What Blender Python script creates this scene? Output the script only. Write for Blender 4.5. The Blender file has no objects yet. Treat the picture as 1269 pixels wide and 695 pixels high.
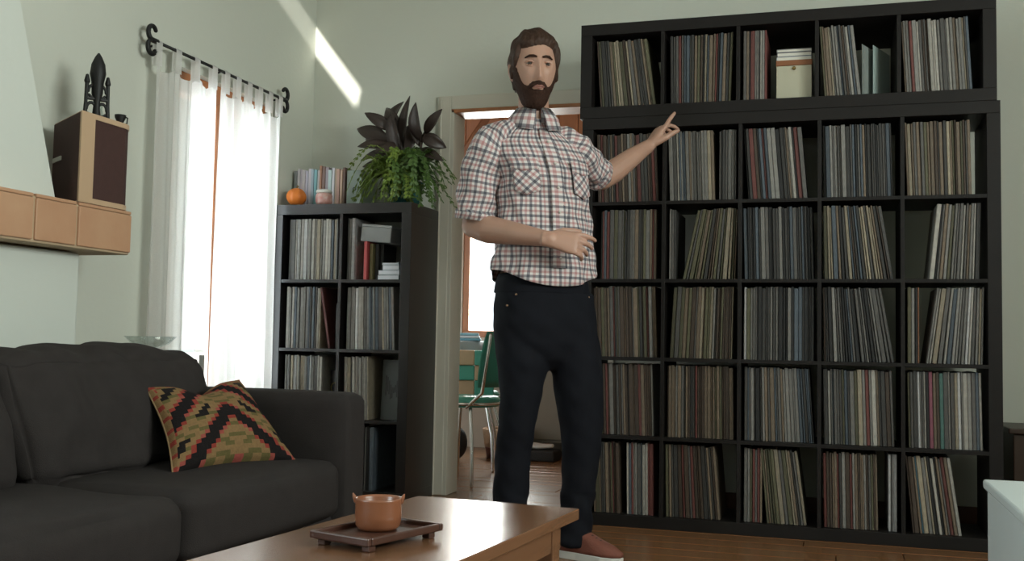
import bpy, bmesh, math, random
import numpy as np
from mathutils import Vector, Matrix
random.seed(7); RNG = np.random.default_rng(7)
S = bpy.context.scene
COL = S.collection

# ------------------------------------------------------------------ camera
cd = bpy.data.cameras.new('camera'); cam = bpy.data.objects.new('camera', cd); COL.objects.link(cam)
cd.sensor_fit = 'HORIZONTAL'; cd.sensor_width = 36.0; cd.lens = 1300.0 / 1269.0 * 36.0
cd.clip_start = 0.05; cd.clip_end = 100
_yaw, _pitch, _roll = 0.2985, 0.0598, 0.0190
_F = Vector((-math.sin(_yaw)*math.cos(_pitch), math.cos(_yaw)*math.cos(_pitch), math.sin(_pitch)))
_r = Vector((math.cos(_yaw), math.sin(_yaw), 0)); _u = _r.cross(_F)
_R = math.cos(_roll)*_r + math.sin(_roll)*_u; _U = -math.sin(_roll)*_r + math.cos(_roll)*_u
_m = Matrix((_R, _U, -_F)).transposed().to_4x4(); _m.translation = Vector((1.0992, -4.6194, 0.7979))
cam.matrix_world = _m
S.camera = cam

# ------------------------------------------------------------------ world, sun, daylight at the windows, exposure
wd = bpy.data.worlds.new('sky'); S.world = wd; wd.use_nodes = True
wd.node_tree.nodes['Background'].inputs[0].default_value = (0.86, 0.94, 1.0, 1)
wd.node_tree.nodes['Background'].inputs[1].default_value = 1.2
def sun(d, e, ang):
    l = bpy.data.lights.new('sun', 'SUN'); l.energy = e; l.angle = ang; l.color = (1.0, 0.97, 0.9)
    o = bpy.data.objects.new('sun', l); COL.objects.link(o)
    o.rotation_euler = Vector(d).to_track_quat('-Z', 'Y').to_euler(); o.location = (0, -8, 6)
sun((-0.30, 2.16, -0.5), 4.2, 0.012)
def daylight(name, loc, d, sx, sy, power, col=(0.88, 0.95, 1.0)):
    l = bpy.data.lights.new(name, 'AREA'); l.shape = 'RECTANGLE'; l.size = sx; l.size_y = sy
    l.energy = power; l.color = col
    o = bpy.data.objects.new(name, l); COL.objects.link(o); o.location = loc
    o.rotation_euler = Vector(d).to_track_quat('-Z', 'Y').to_euler()
daylight('daylight_window', (-1.95, -0.26, 1.22), (1, 0, 0), 0.84, 1.6, 17)
daylight('daylight_side_window', (-1.90, -4.75, 1.55), (1, 0.0, -0.05), 1.6, 1.5, 75)
daylight('daylight_right_window', (3.62, -3.0, 2.1), (-1, 0, 0.02), 2.2, 1.1, 95, (0.97, 0.98, 0.93))
daylight('daylight_dining', (-1.36, 3.25, 1.43), (0, -1, 0), 0.62, 1.2, 52, (1.0, 0.97, 0.93))
S.view_settings.view_transform = 'Standard'; S.view_settings.look = 'None'
S.view_settings.gamma = 1.0; S.view_settings.use_curve_mapping = False
S.view_settings.exposure = 1.0

# ------------------------------------------------------------------ materials
MATS = {}
def mat(name, col, rough=0.6, var=0.12, scale=8.0, bump=0.0, bscale=60.0, metal=0.0, stretch=(1, 1, 1),
        col2=None, spec=0.5, coat=0.0, objcol=False, attr=None, sss=0.0):
    if name in MATS: return MATS[name]
    m = bpy.data.materials.new(name); m.use_nodes = True; nt = m.node_tree; N = nt.nodes; Lk = nt.links
    b = N['Principled BSDF']
    tc = N.new('ShaderNodeTexCoord'); mp = N.new('ShaderNodeMapping'); mp.inputs['Scale'].default_value = stretch
    Lk.new(tc.outputs['Object'], mp.inputs[0])
    ns = N.new('ShaderNodeTexNoise'); ns.inputs['Scale'].default_value = scale; ns.inputs['Detail'].default_value = 5
    Lk.new(mp.outputs[0], ns.inputs['Vector'])
    mx = N.new('ShaderNodeMix'); mx.data_type = 'RGBA'
    Lk.new(ns.outputs['Fac'], mx.inputs[0])
    if objcol or attr:
        if objcol:
            src = N.new('ShaderNodeObjectInfo').outputs['Color']
        else:
            a = N.new('ShaderNodeAttribute'); a.attribute_name = attr; src = a.outputs['Color']
        for k, s in ((6, 1 - var), (7, 1 + var)):
            vm = N.new('ShaderNodeMix'); vm.data_type = 'RGBA'; vm.blend_type = 'MULTIPLY'; vm.inputs[0].default_value = 1
            Lk.new(src, vm.inputs[6]); vm.inputs[7].default_value = (s, s, s, 1); Lk.new(vm.outputs[2], mx.inputs[k])
    else:
        c2 = col2 or tuple(min(1, c*(1+var)) for c in col); c1 = col if col2 else tuple(c*(1-var) for c in col)
        mx.inputs[6].default_value = (*c1, 1); mx.inputs[7].default_value = (*c2, 1)
    Lk.new(mx.outputs[2], b.inputs['Base Color'])
    b.inputs['Roughness'].default_value = rough; b.inputs['Metallic'].default_value = metal
    b.inputs['Specular IOR Level'].default_value = spec
    if coat: b.inputs['Coat Weight'].default_value = coat; b.inputs['Coat Roughness'].default_value = 0.2
    if sss: b.inputs['Subsurface Weight'].default_value = sss; b.inputs['Subsurface Radius'].default_value = (0.012, 0.005, 0.003)
    if bump:
        n2 = N.new('ShaderNodeTexNoise'); n2.inputs['Scale'].default_value = bscale; n2.inputs['Detail'].default_value = 4
        Lk.new(mp.outputs[0], n2.inputs['Vector'])
        bp = N.new('ShaderNodeBump'); bp.inputs['Strength'].default_value = bump; bp.inputs['Distance'].default_value = 0.01
        Lk.new(n2.outputs['Fac'], bp.inputs['Height']); Lk.new(bp.outputs[0], b.inputs['Normal'])
    MATS[name] = m
    return m
WALL = mat('painted_plaster', (0.575, 0.59, 0.52), 0.75, 0.03, 1.5, 0.12, 40)
CEIL = mat('ceiling_paint', (0.6, 0.6, 0.55), 0.8, 0.03, 2)
TRIMM = mat('cream_trim_paint', (0.56, 0.53, 0.45), 0.45, 0.05, 6)
OAK = mat('hardwood_floor', (0.15, 0.066, 0.026), 0.26, 0.35, 3.0, 0.05, 30, stretch=(1, 9, 9), col2=(0.235, 0.112, 0.048))
BLACKWOOD = mat('black_brown_veneer', (0.0095, 0.0075, 0.0068), 0.5, 0.25, 5, 0.03, 40, stretch=(1, 1, 6), spec=0.25)
REDWOOD = mat('red_brown_wood', (0.10, 0.035, 0.018), 0.4, 0.3, 6)
ORANGEWOOD = mat('orange_stained_wood', (0.36, 0.135, 0.05), 0.45, 0.3, 4, 0.05, 30, stretch=(6, 6, 1))
TABLEWOOD = mat('table_wood', (0.13, 0.060, 0.030), 0.26, 0.3, 3, 0.03, 30, stretch=(8, 1, 8), col2=(0.20, 0.098, 0.050), coat=0.35)
MAPLE = mat('pale_wood', (0.52, 0.36, 0.23), 0.4, 0.1, 6, stretch=(1, 1, 0.3))
GRILLE = mat('brown_grille_cloth', (0.055, 0.024, 0.02), 0.85, 0.15, 40, 0.2, 300)
SOFA = mat('charcoal_upholstery', (0.027, 0.0228, 0.0220), 0.9, 0.2, 20, 0.25, 400, spec=0.2)
TILE = mat('terracotta_tile', (0.43, 0.215, 0.12), 0.55, 0.25, 7, 0.1, 40, col2=(0.54, 0.33, 0.20))
GROUT = mat('tan_grout', (0.46, 0.34, 0.22), 0.85, 0.1, 20)
IRON = mat('black_iron', (0.012, 0.012, 0.012), 0.55, 0.2, 30, metal=0.3)
CHROME = mat('chrome', (0.75, 0.75, 0.75), 0.15, 0.03, 10, metal=1.0)
TEAL = mat('teal_vinyl', (0.05, 0.27, 0.21), 0.35, 0.1, 10)
TANV = mat('tan_vinyl', (0.42, 0.29, 0.18), 0.4, 0.1, 10)
WHITE = mat('white_laminate', (0.40, 0.44, 0.43), 0.35, 0.03, 5)
SKIN = mat('skin', (0.40, 0.232, 0.168), 0.5, 0.1, 12, 0.05, 120, sss=0.15)
DENIM = mat('dark_denim', (0.0042, 0.0048, 0.0080), 0.85, 0.3, 30, 0.2, 500, spec=0.2)
HAIR = mat('brown_hair', (0.040, 0.019, 0.011), 0.6, 0.35, 60, 0.5, 140, stretch=(1, 1, 0.4), spec=0.3)
BEARD = mat('brown_beard', (0.034, 0.015, 0.009), 0.75, 0.35, 90, 0.5, 220, spec=0.2)
RECORD = mat('record_sleeve', (1, 1, 1), 0.6, 0.45, 55, objcol=True, stretch=(1, 1, 0.7))
RECORDS = mat('record_sleeve_many', (1, 1, 1), 0.6, 0.45, 55, attr='Col', stretch=(1, 1, 0.7))
KILIM = mat('woven_kilim', (1, 1, 1), 0.95, 0.25, 120, 0.3, 300, attr='Col', spec=0.1)

def glass_mat():
    m = bpy.data.materials.new('clear_glass'); m.use_nodes = True; nt = m.node_tree; N = nt.nodes
    N.remove(N['Principled BSDF'])
    t = N.new('ShaderNodeBsdfTransparent'); t.inputs[0].default_value = (0.93, 0.96, 0.95, 1)
    g = N.new('ShaderNodeBsdfGlossy'); g.inputs['Roughness'].default_value = 0.03
    lw = N.new('ShaderNodeLayerWeight'); lw.inputs[0].default_value = 0.25
    fr = N.new('ShaderNodeMapRange'); fr.inputs[3].default_value = 0.04; fr.inputs[4].default_value = 0.55
    nt.links.new(lw.outputs['Facing'], fr.inputs[0])
    mx = N.new('ShaderNodeMixShader'); nt.links.new(fr.outputs[0], mx.inputs[0])
    nt.links.new(t.outputs[0], mx.inputs[1]); nt.links.new(g.outputs[0], mx.inputs[2])
    nt.links.new(mx.outputs[0], N['Material Output'].inputs[0]); return m
GLASS = glass_mat()
def sheer_mat():
    m = bpy.data.materials.new('sheer_white_cotton'); m.use_nodes = True; nt = m.node_tree; N = nt.nodes
    N.remove(N['Principled BSDF'])
    tc = N.new('ShaderNodeTexCoord'); ns = N.new('ShaderNodeTexNoise'); ns.inputs['Scale'].default_value = 200
    nt.links.new(tc.outputs['Object'], ns.inputs['Vector'])
    rp = N.new('ShaderNodeMapRange'); rp.inputs[3].default_value = 0.10; rp.inputs[4].default_value = 0.22
    nt.links.new(ns.outputs['Fac'], rp.inputs[0])
    d = N.new('ShaderNodeBsdfDiffuse'); d.inputs[0].default_value = (0.8, 0.79, 0.77, 1)
    t = N.new('ShaderNodeBsdfTranslucent'); t.inputs[0].default_value = (0.85, 0.84, 0.82, 1)
    p = N.new('ShaderNodeBsdfTransparent')
    a = N.new('ShaderNodeMixShader'); a.inputs[0].default_value = 0.5
    nt.links.new(d.outputs[0], a.inputs[1]); nt.links.new(t.outputs[0], a.inputs[2])
    b = N.new('ShaderNodeMixShader'); nt.links.new(rp.outputs[0], b.inputs[0])
    nt.links.new(a.outputs[0], b.inputs[1]); nt.links.new(p.outputs[0], b.inputs[2])
    nt.links.new(b.outputs[0], N['Material Output'].inputs[0]); return m
SHEER = sheer_mat()
def plaid_mat():
    m = bpy.data.materials.new('plaid_cotton'); m.use_nodes = True; nt = m.node_tree; N = nt.nodes; Lk = nt.links
    b = N['Principled BSDF']; b.inputs['Roughness'].default_value = 0.85; b.inputs['Specular IOR Level'].default_value = 0.2
    uv = N.new('ShaderNodeUVMap'); uv.uv_map = 'UVMap'
    sp = N.new('ShaderNodeSeparateXYZ'); Lk.new(uv.outputs[0], sp.inputs[0])
    def M(op, a, v):
        n = N.new('ShaderNodeMath'); n.operation = op
        Lk.new(a, n.inputs[0]); n.inputs[1].default_value = v; return n.outputs[0]
    cur = None
    for ax in (0, 1):
        fr = M('FRACT', M('MULTIPLY', sp.outputs[ax], 1/0.037), 0)
        for lo, hi, col in ((0.0, 0.27, (0.05, 0.06, 0.12, 1)), (0.50, 0.73, (0.58, 0.13, 0.14, 1))):
            a = M('GREATER_THAN', fr, lo); c = M('LESS_THAN', fr, hi)
            k = N.new('ShaderNodeMath'); k.operation = 'MULTIPLY'; Lk.new(a, k.inputs[0]); Lk.new(c, k.inputs[1])
            k2 = M('MULTIPLY', k.outputs[0], 0.66 if col[0] < .1 else 0.46)
            mx = N.new('ShaderNodeMix'); mx.data_type = 'RGBA'; mx.blend_type = 'MULTIPLY'
            Lk.new(k2, mx.inputs[0])
            if cur is None: mx.inputs[6].default_value = (0.60, 0.565, 0.55, 1)
            else: Lk.new(cur, mx.inputs[6])
            mx.inputs[7].default_value = col; cur = mx.outputs[2]
    Lk.new(cur, b.inputs['Base Color'])
    tc = N.new('ShaderNodeTexCoord'); ns = N.new('ShaderNodeTexNoise'); ns.inputs['Scale'].default_value = 22
    Lk.new(tc.outputs['Object'], ns.inputs['Vector'])
    bp = N.new('ShaderNodeBump'); bp.inputs['Strength'].default_value = 0.5; bp.inputs['Distance'].default_value = 0.02
    Lk.new(ns.outputs['Fac'], bp.inputs['Height']); Lk.new(bp.outputs[0], b.inputs['Normal'])
    return m
PLAID = plaid_mat()

# ------------------------------------------------------------------ helpers
class MB:
    def __init__(s): s.v = []; s.f = []; s.uv = {}; s.c = []
    def add(s, vs, fs, uvs=None, col=None):
        o = len(s.v); s.v += [tuple(map(float, p)) for p in vs]
        for i, f in enumerate(fs):
            if uvs is not None: s.uv[len(s.f)] = uvs[i]
            s.f.append(tuple(k+o for k in f))
            s.c.append(col)
        return s
    def box(s, x0, x1, y0, y1, z0, z1, bev=0.0, col=None):
        x0, x1 = min(x0, x1), max(x0, x1); y0, y1 = min(y0, y1), max(y0, y1); z0, z1 = min(z0, z1), max(z0, z1)
        if bev <= 0:
            vs = [(x, y, z) for z in (z0, z1) for y in (y0, y1) for x in (x0, x1)]
            return s.add(vs, [(0, 2, 3, 1), (4, 5, 7, 6), (0, 1, 5, 4), (2, 6, 7, 3), (0, 4, 6, 2), (1, 3, 7, 5)], col=col)
        bm = bmesh.new(); bmesh.ops.create_cube(bm, size=1)
        for v in bm.verts:
            v.co = ((x0+x1)/2+v.co.x*(x1-x0), (y0+y1)/2+v.co.y*(y1-y0), (z0+z1)/2+v.co.z*(z1-z0))
        bmesh.ops.bevel(bm, geom=bm.edges[:], offset=bev, segments=2, profile=0.5, affect='EDGES')
        bm.verts.index_update()
        s.add([v.co for v in bm.verts], [[v.index for v in f.verts] for f in bm.faces], col=col); bm.free(); return s
    def rings(s, R, cap=True, uv=None, closed=True):
        n = len(R[0]); vs = [p for r in R for p in r]; fs = []; uvs = [] if uv is not None else None
        for i in range(len(R)-1):
            for j in range(n if closed else n-1):
                k = (j+1) % n
                fs.append((i*n+j, i*n+k, (i+1)*n+k, (i+1)*n+j))
                if uv is not None:
                    uvs.append((uv[i][j], uv[i][j+1], uv[i+1][j+1], uv[i+1][j]))
        if cap:
            fs.append(tuple(range(n-1, -1, -1))); fs.append(tuple((len(R)-1)*n+j for j in range(n)))
            if uv is not None: uvs += [[(0, 0)]*n, [(0, 0)]*n]
        return s.add(vs, fs, uvs)
    def tube(s, pts, rad, n=12, cap=True, round_ends=False, sx=None, uvmap=False):
        P = [np.array(p, float) for p in pts]; rad = list(rad) if hasattr(rad, '__len__') else [rad]*len(P)
        rad = [np.array(q if hasattr(q, '__len__') else (q, q), float) for q in rad]
        if round_ends:
            d0 = P[1]-P[0]; d0 /= np.linalg.norm(d0); d1 = P[-1]-P[-2]; d1 /= np.linalg.norm(d1)
            a = [(0.98, .2), (.8, .6), (.45, .9)]
            P = [P[0]-d0*rad[0].min()*k for k, _ in a] + P + [P[-1]+d1*rad[-1].min()*k for k, _ in a[::-1]]
            rad = [rad[0]*k for _, k in a] + rad + [rad[-1]*k for _, k in a[::-1]]
        R = []; U = []; prev = None; dist = 0
        for i, p in enumerate(P):
            t = P[min(i+1, len(P)-1)]-P[max(i-1, 0)]; t /= np.linalg.norm(t)
            if prev is None:
                a = np.array(sx, float) if sx is not None else (np.array([0, 0, 1.]) if abs(t[2]) < .9 else np.array([1., 0, 0]))
            else: a = prev
            a = a-t*(a@t); a /= np.linalg.norm(a); prev = a; b = np.cross(t, a)
            rr = rad[i]
            R.append([p+a*rr[0]*math.cos(q)+b*rr[1]*math.sin(q) for q in np.linspace(0, 2*math.pi, n, endpoint=False)])
            if i: dist += np.linalg.norm(P[i]-P[i-1])
            U.append([(q*max(rr)/n*2*math.pi, dist) for q in range(n+1)])
        return s.rings(R, cap, U if uvmap else None)
    def lathe(s, prof, c=(0, 0, 0), n=24):
        R = [[(c[0]+r*math.cos(q), c[1]+r*math.sin(q), c[2]+z) for q in np.linspace(0, 2*math.pi, n, endpoint=False)] for r, z in prof]
        return s.rings(R, True)
    def prism(s, poly, z0, z1):
        n = len(poly); vs = [(x, y, z0) for x, y in poly]+[(x, y, z1) for x, y in poly]
        return s.add(vs, [tuple(range(n-1, -1, -1)), tuple(range(n, 2*n))]+[(i, (i+1) % n, n+(i+1) % n, n+i) for i in range(n)])
    def mesh(s, name, m=None, smooth=False, recalc=True):
        me = bpy.data.meshes.new(name); me.from_pydata(s.v, [], s.f)
        if s.uv:
            ul = me.uv_layers.new(name='UVMap')
            for p in me.polygons:
                q = s.uv.get(p.index)
                if q is not None:
                    for k, li in enumerate(p.loop_indices): ul.data[li].uv = q[k]
        if any(c is not None for c in s.c):
            ca = me.color_attributes.new('Col', 'FLOAT_COLOR', 'CORNER')
            for p in me.polygons:
                for li in p.loop_indices: ca.data[li].color = (*(s.c[p.index] or (0.5, 0.5, 0.5)), 1)
        if recalc:
            bm = bmesh.new(); bm.from_mesh(me); bmesh.ops.recalc_face_normals(bm, faces=bm.faces); bm.to_mesh(me); bm.free()
        if m: me.materials.append(m)
        if smooth:
            me.polygons.foreach_set('use_smooth', [True]*len(me.polygons))
        me.update(); return me
    def build(s, name, m, parent=None, smooth=False):
        return link(name, s.mesh(name, m, smooth), parent)
def link(name, me, parent=None):
    o = bpy.data.objects.new(name, me); COL.objects.link(o)
    if parent is not None: o.parent = parent
    return o
def tag(o, label=None, cat=None, group=None, kind=None):
    if label: o['label'] = label
    if cat: o['category'] = cat
    if group: o['group'] = group
    if kind: o['kind'] = kind
    return o
def thing(name, loc, label, cat, group=None, rz=0):
    o = bpy.data.objects.new(name, None); COL.objects.link(o); o.location = loc; o.rotation_euler = (0, 0, rz)
    o.empty_display_size = 0.05
    return tag(o, label, cat, group)
def struct(o): o['kind'] = 'structure'; return o
def baked(mb, name, m, parent=None, voxel=None, sm=0, sub=0, fac=0.5):
    """mesh with remesh / smooth / subdivision applied"""
    o = mb.build(name, m, None, True)
    if voxel:
        k = o.modifiers.new('r', 'REMESH'); k.mode = 'VOXEL'; k.voxel_size = voxel; k.use_smooth_shade = True
    if sm:
        k = o.modifiers.new('s', 'SMOOTH'); k.factor = fac; k.iterations = sm
    if sub:
        k = o.modifiers.new('d', 'SUBSURF'); k.levels = sub; k.render_levels = sub
    bpy.context.view_layer.update()
    me = bpy.data.meshes.new_from_object(o.evaluated_get(bpy.context.evaluated_depsgraph_get()))
    old = o.data; o.modifiers.clear(); o.data = me; me.name = name; bpy.data.meshes.remove(old)
    if not me.materials: me.materials.append(m)
    me.polygons.foreach_set('use_smooth', [True]*len(me.polygons))
    if parent is not None: o.parent = parent
    return o
def slab_with_holes(mb, axis, c0, c1, a0, a1, b0, b1, holes):
    """wall slab between c0 and c1 on axis ('x' or 'y'), spanning a x b, minus rectangular holes (a0,a1,b0,b1)"""
    A = sorted({a0, a1, *[h[0] for h in holes], *[h[1] for h in holes]}); B = sorted({b0, b1, *[h[2] for h in holes], *[h[3] for h in holes]})
    for i in range(len(A)-1):
        for j in range(len(B)-1):
            am, bm_ = (A[i]+A[i+1])/2, (B[j]+B[j+1])/2
            if any(h[0] < am < h[1] and h[2] < bm_ < h[3] for h in holes): continue
            if axis == 'x': mb.box(c0, c1, A[i], A[i+1], B[j], B[j+1])
            else: mb.box(A[i], A[i+1], c0, c1, B[j], B[j+1])
    return mb

# ------------------------------------------------------------------ room shell
CZ = 3.0; WX = -1.68; WY = 0.585; RX = 3.4; FY = -6.6
fl = struct(MB().box(-3.2, RX, FY, 3.2, -0.08, -0.012).build('floor', mat('floor_gap', (0.05, 0.02, 0.01), 0.7)))
pm = {}
def plank(x0, x1, y):
    L_ = round(x1-x0, 3)
    if L_ not in pm: pm[L_] = MB().box(0, L_-0.004, 0, 0.131, -0.012, 0, 0.002).mesh('plank', OAK)
    o = link('plank', pm[L_], fl); o.location = (x0, y, random.uniform(-0.0006, 0.0006)); return o
y = FY; r = 0
while y < 3.05:
    xs = [-1.68 if y < 0.55 else -3.0]; k = 0; step = [1.27, 1.69, 1.48, 1.9][r % 4]
    end = RX if y < 0.6 else 1.6
    while xs[-1] < end-0.01:
        nx = min(end, xs[-1] + (step*0.6 if k == 0 else 1.9)); xs.append(nx); k += 1
    for a, b in zip(xs[:-1], xs[1:]):
        if b-a > 0.02: plank(a, b, y)
    y += 0.1345; r += 1

hole1 = (-0.665, 0.145, 0.46, 2.0); hole2 = (-5.6, -3.9, 0.75, 2.35)
wl = struct(slab_with_holes(MB(), 'x', WX-0.17, WX, FY, WY, 0, CZ, [hole1, hole2]).build('wall_left', WALL))
DX0, DX1, DZ = -0.853, -0.03, 2.035
wb = struct(slab_with_holes(MB(), 'y', WY, WY+0.13, WX-0.17, RX, 0, CZ, [(DX0, DX1, -0.01, DZ)]).build('wall_back', WALL))
hole4 = (-4.15, -1.85, 1.5, 2.7)
struct(slab_with_holes(MB(), 'x', RX, RX+0.17, FY, WY, 0, CZ, [hole4]).build('wall_right', WALL))
struct(MB().box(WX-0.17, RX+0.1, FY-0.1, FY, 0, CZ).build('wall_front', WALL))
# ceiling with an added unseen slot, shaped so sun streaks the corner walls
sky = [(-0.862, -3.43), (-0.898, -2.99), (-1.60, -0.78), (-1.58, -1.27)]
def ceiling():
    bm = bmesh.new()
    out = [bm.verts.new((x, y_, CZ)) for x, y_ in ((WX-0.17, FY-0.1), (RX+0.1, FY-0.1), (RX+0.1, WY+0.13), (WX-0.17, WY+0.13))]
    inn = [bm.verts.new((x, y_, CZ)) for x, y_ in sky]
    A, B, C_, D = inn  # A near, B near-far side, C far, D
    for f in ((out[0], out[1], A, D), (out[1], out[2], B, A), (out[2], out[3], C_, B), (out[3], out[0], D, C_)):
        bm.faces.new(f)
    ex = bmesh.ops.extrude_face_region(bm, geom=bm.faces[:])
    for v in ex['geom']:
        if isinstance(v, bmesh.types.BMVert): v.co.z += 0.012
    bmesh.ops.recalc_face_normals(bm, faces=bm.faces)
    me = bpy.data.meshes.new('ceiling'); bm.to_mesh(me); bm.free(); me.materials.append(CEIL)
    return struct(link('ceiling', me))
ceiling()
bb = struct(MB().box(DX1+0.09, RX, WY-0.016, WY, 0, 0.10, 0.004).build('baseboard_back', REDWOOD))
struct(MB().box(WX, WX+0.016, FY, WY, 0, 0.10, 0.004).build('baseboard_left', REDWOOD))
# doorway trim
tr = struct(MB().box(DX0-0.075, DX0, WY-0.022, WY, 0, DZ+0.075, 0.005).build('trim_1', TRIMM))
MB().box(DX0-0.062, DX0-0.05, WY-0.03, WY-0.02, 0, DZ+0.06, 0.003).build('bead', TRIMM, tr)
MB().box(DX0-0.004, DX0+0.018, WY-0.02, WY+0.15, 0, DZ, 0.003).build('jamb', TRIMM, tr)
tr2 = struct(MB().box(DX0, DX1+0.075, WY-0.022, WY, DZ, DZ+0.075, 0.005).build('trim_2', TRIMM))
MB().box(DX0, DX1, WY-0.02, WY+0.15, DZ-0.018, DZ+0.004, 0.003).build('head_jamb', ORANGEWOOD, tr2)
struct(MB().box(DX1, DX1+0.075, WY-0.022, WY, 0, DZ, 0.005).build('trim_3', TRIMM))

# window in the left wall
def window(name, axis, c, a0, a1, b0, b1, mull, frame_mat, fw=0.06, depth=0.09):
    w = struct(bpy.data.objects.new(name, None)); COL.objects.link(w)
    def bx(nm, A0, A1, B0, B1, m, d0=0.0, d1=depth):
        mb = MB()
        if axis == 'x': mb.box(c-d1, c-d0, A0, A1, B0, B1, 0.004 if m is not GLASS else 0)
        else: mb.box(A0, A1, c+d0, c+d1, B0, B1, 0.004 if m is not GLASS else 0)
        return mb.build(nm, m, w)
    bx('frame_rail', a0, a1, b1-fw*1.5, b1, frame_mat); bx('frame_rail', a0, a1, b0, b0+fw, frame_mat)
    bx('frame_stile', a0, a0+fw, b0+fw, b1-fw*1.5, frame_mat); bx('frame_stile', a1-fw, a1, b0+fw, b1-fw*1.5, frame_mat)
    es = [a0+fw]+[q for mm in mull for q in (mm-fw*0.6, mm+fw*0.6)]+[a1-fw]
    for mm in mull: bx('mullion', mm-fw*0.6, mm+fw*0.6, b0+fw, b1-fw*1.5, frame_mat)
    for i in range(0, len(es), 2): bx('pane', es[i], es[i+1], b0+fw, b1-fw*1.5, GLASS, 0.04, 0.046)
    return w
window('window_1', 'x', WX-0.04, *hole1, [-0.265], ORANGEWOOD)
window('window_2', 'x', WX-0.04, *hole2, [-4.75], ORANGEWOOD)
window('window_4', 'x', RX+0.13, *hole4, [-3.0], ORANGEWOOD)

# ------------------------------------------------------------------ the record shelves
SX, SZ = 0.9443, 0.9872
def shelf_unit(name, loc, w, h, cols, rows, edge, inner, dep, label, edge_z=None, m=BLACKWOOD):
    t = thing(name, loc, label, 'shelf'); ez = edge_z or edge
    cw = (w-2*edge-(cols-1)*inner)/cols; ch = (h-2*ez-(rows-1)*inner)/rows
    for x in (0, w-edge): MB().box(x, x+edge, 0, dep, ez, h-ez, 0.0015).build('side_panel', m, t)
    MB().box(0, w, 0, dep, h-ez, h, 0.0015).build('top_panel', m, t)
    MB().box(0, w, 0, dep, 0, ez, 0.0015).build('bottom_panel', m, t)
    cells = {}
    for i in range(cols):
        for j in range(rows):
            cells[(i, j)] = (loc[0]+edge+i*(cw+inner), loc[0]+edge+i*(cw+inner)+cw, loc[2]+ez+j*(ch+inner), ch)
    for i in range(1, cols):
        x = edge+i*cw+(i-1)*inner
        MB().box(x, x+inner, 0.002, dep, ez, h-ez, 0.001).build('divider', m, t)
    for j in range(1, rows):
        z = ez+j*ch+(j-1)*inner
        for i in range(cols):
            x = edge+i*(cw+inner)
            MB().box(x, x+cw, 0.002, dep, z, z+inner, 0.001).build('shelf_board', m, t)
    return t, cells
W5, H5 = 1.85*SX, 1.85*SZ
_, big = shelf_unit('cube_shelf', (0, 0, 0), W5, H5, 5, 5, 0.055*SX, 0.016, 0.39,
                    'tall black-brown five by five cube shelf full of records')
_, top = shelf_unit('low_cube_shelf', (-0.012, 0, H5+0.0004), W5, 0.44*SZ, 5, 1, 0.055*SX, 0.016, 0.52,
                    'black-brown single-row cube shelf stacked on the tall record shelf', edge_z=0.0525*SZ)
_, small = shelf_unit('narrow_cube_shelf', (-1.676, 0.186, 0), 0.768, 1.49, 2, 4, 0.052, 0.016, 0.39,
                      'narrow black-brown two-column cube shelf in the corner behind the sofa',
                      m=mat('black_brown_satin', (0.0095, 0.0078, 0.0075), 0.33, 0.25, 5, 0.03, 40, stretch=(1, 1, 6), spec=0.6))

# records -----------------------------------------------------------
PAL = {'charcoal': (.022, .022, .024), 'dark grey': (.07, .068, .066), 'grey': (.17, .165, .16), 'pale grey': (.36, .355, .34),
       'off-white': (.62, .60, .55), 'cream': (.55, .47, .33), 'tan': (.30, .22, .145), 'brown': (.11, .07, .045),
       'dull red': (.27, .06, .05), 'slate blue': (.12, .17, .23), 'olive': (.17, .165, .085), 'teal': (.10, .30, .27),
       'pink': (.55, .12, .22), 'blue': (.09, .28, .42), 'orange': (.42, .17, .07), 'white': (.72, .74, .78)}
MIXES = {'n': 'charcoal dark_grey dark_grey grey grey grey pale_grey pale_grey off-white tan tan brown dull_red slate_blue olive cream',
         'd': 'charcoal charcoal charcoal dark_grey dark_grey dark_grey dark_grey grey pale_grey slate_blue',
         'w': 'pale_grey pale_grey off-white off-white grey cream tan grey brown dull_red slate_blue',
         'y': 'tan tan cream olive olive grey grey brown dark_grey pale_grey',
         'g': 'grey grey pale_grey dark_grey grey slate_blue pale_grey charcoal tan',
         'b': 'brown brown tan tan dark_grey grey dull_red pale_grey brown olive',
         'l': 'pale_grey off-white pale_grey white off-white cream grey slate_blue pale_grey'}
MIXES = {k: [q.replace('_', ' ') for q in v.split()] for k, v in MIXES.items()}
REC = []   # (x, y, z, t, h, tilt, colour, where, weight)
def fill(cell, y0, where, segs, weight=1.0, tmul=1.0):
    x0, x1, z0, ch = cell; w = x1-x0
    for sgm in segs:
        f0, f1, lean0, lean1, mix = sgm[:5]; fixed = list(sgm[5]) if len(sgm) > 5 else []
        xe = x0+f1*w-0.002; x = x0+f0*w+0.002
        # lean in degrees, positive = top towards -x
        H = 0.315; a = math.radians(lean0)
        if a > 0: x = max(x, x0+H*math.sin(a)+.0015)
        a1_ = math.radians(lean1)
        if a1_ < 0: xe = min(xe, x1-H*math.sin(-a1_)-.0015)
        prev = a; first = True
        total = xe-x
        while True:
            t = random.choice((.006, .008, .009, .010, .012, .013, .015, .018))*tmul
            frac = min(1, max(0, (x-(x0+f0*w))/max(.01, total)))
            a = math.radians(lean0+(lean1-lean0)*frac)
            if not first:
                x += abs(H*(math.sin(a)-math.sin(prev)))*(1 if abs(a-prev) > 1e-6 else 0)
            if x+t/math.cos(a) > xe: break
            col = fixed.pop(0) if fixed else random.choice(MIXES[mix])
            h = H-random.choice((0, 0, 0, .002, .004, .007))
            REC.append((x+t/2/math.cos(a), y0+random.uniform(0, .012), z0, t-.0008, h, a, col, where, weight))
            x += t/math.cos(a); prev = a; first = False
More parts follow.
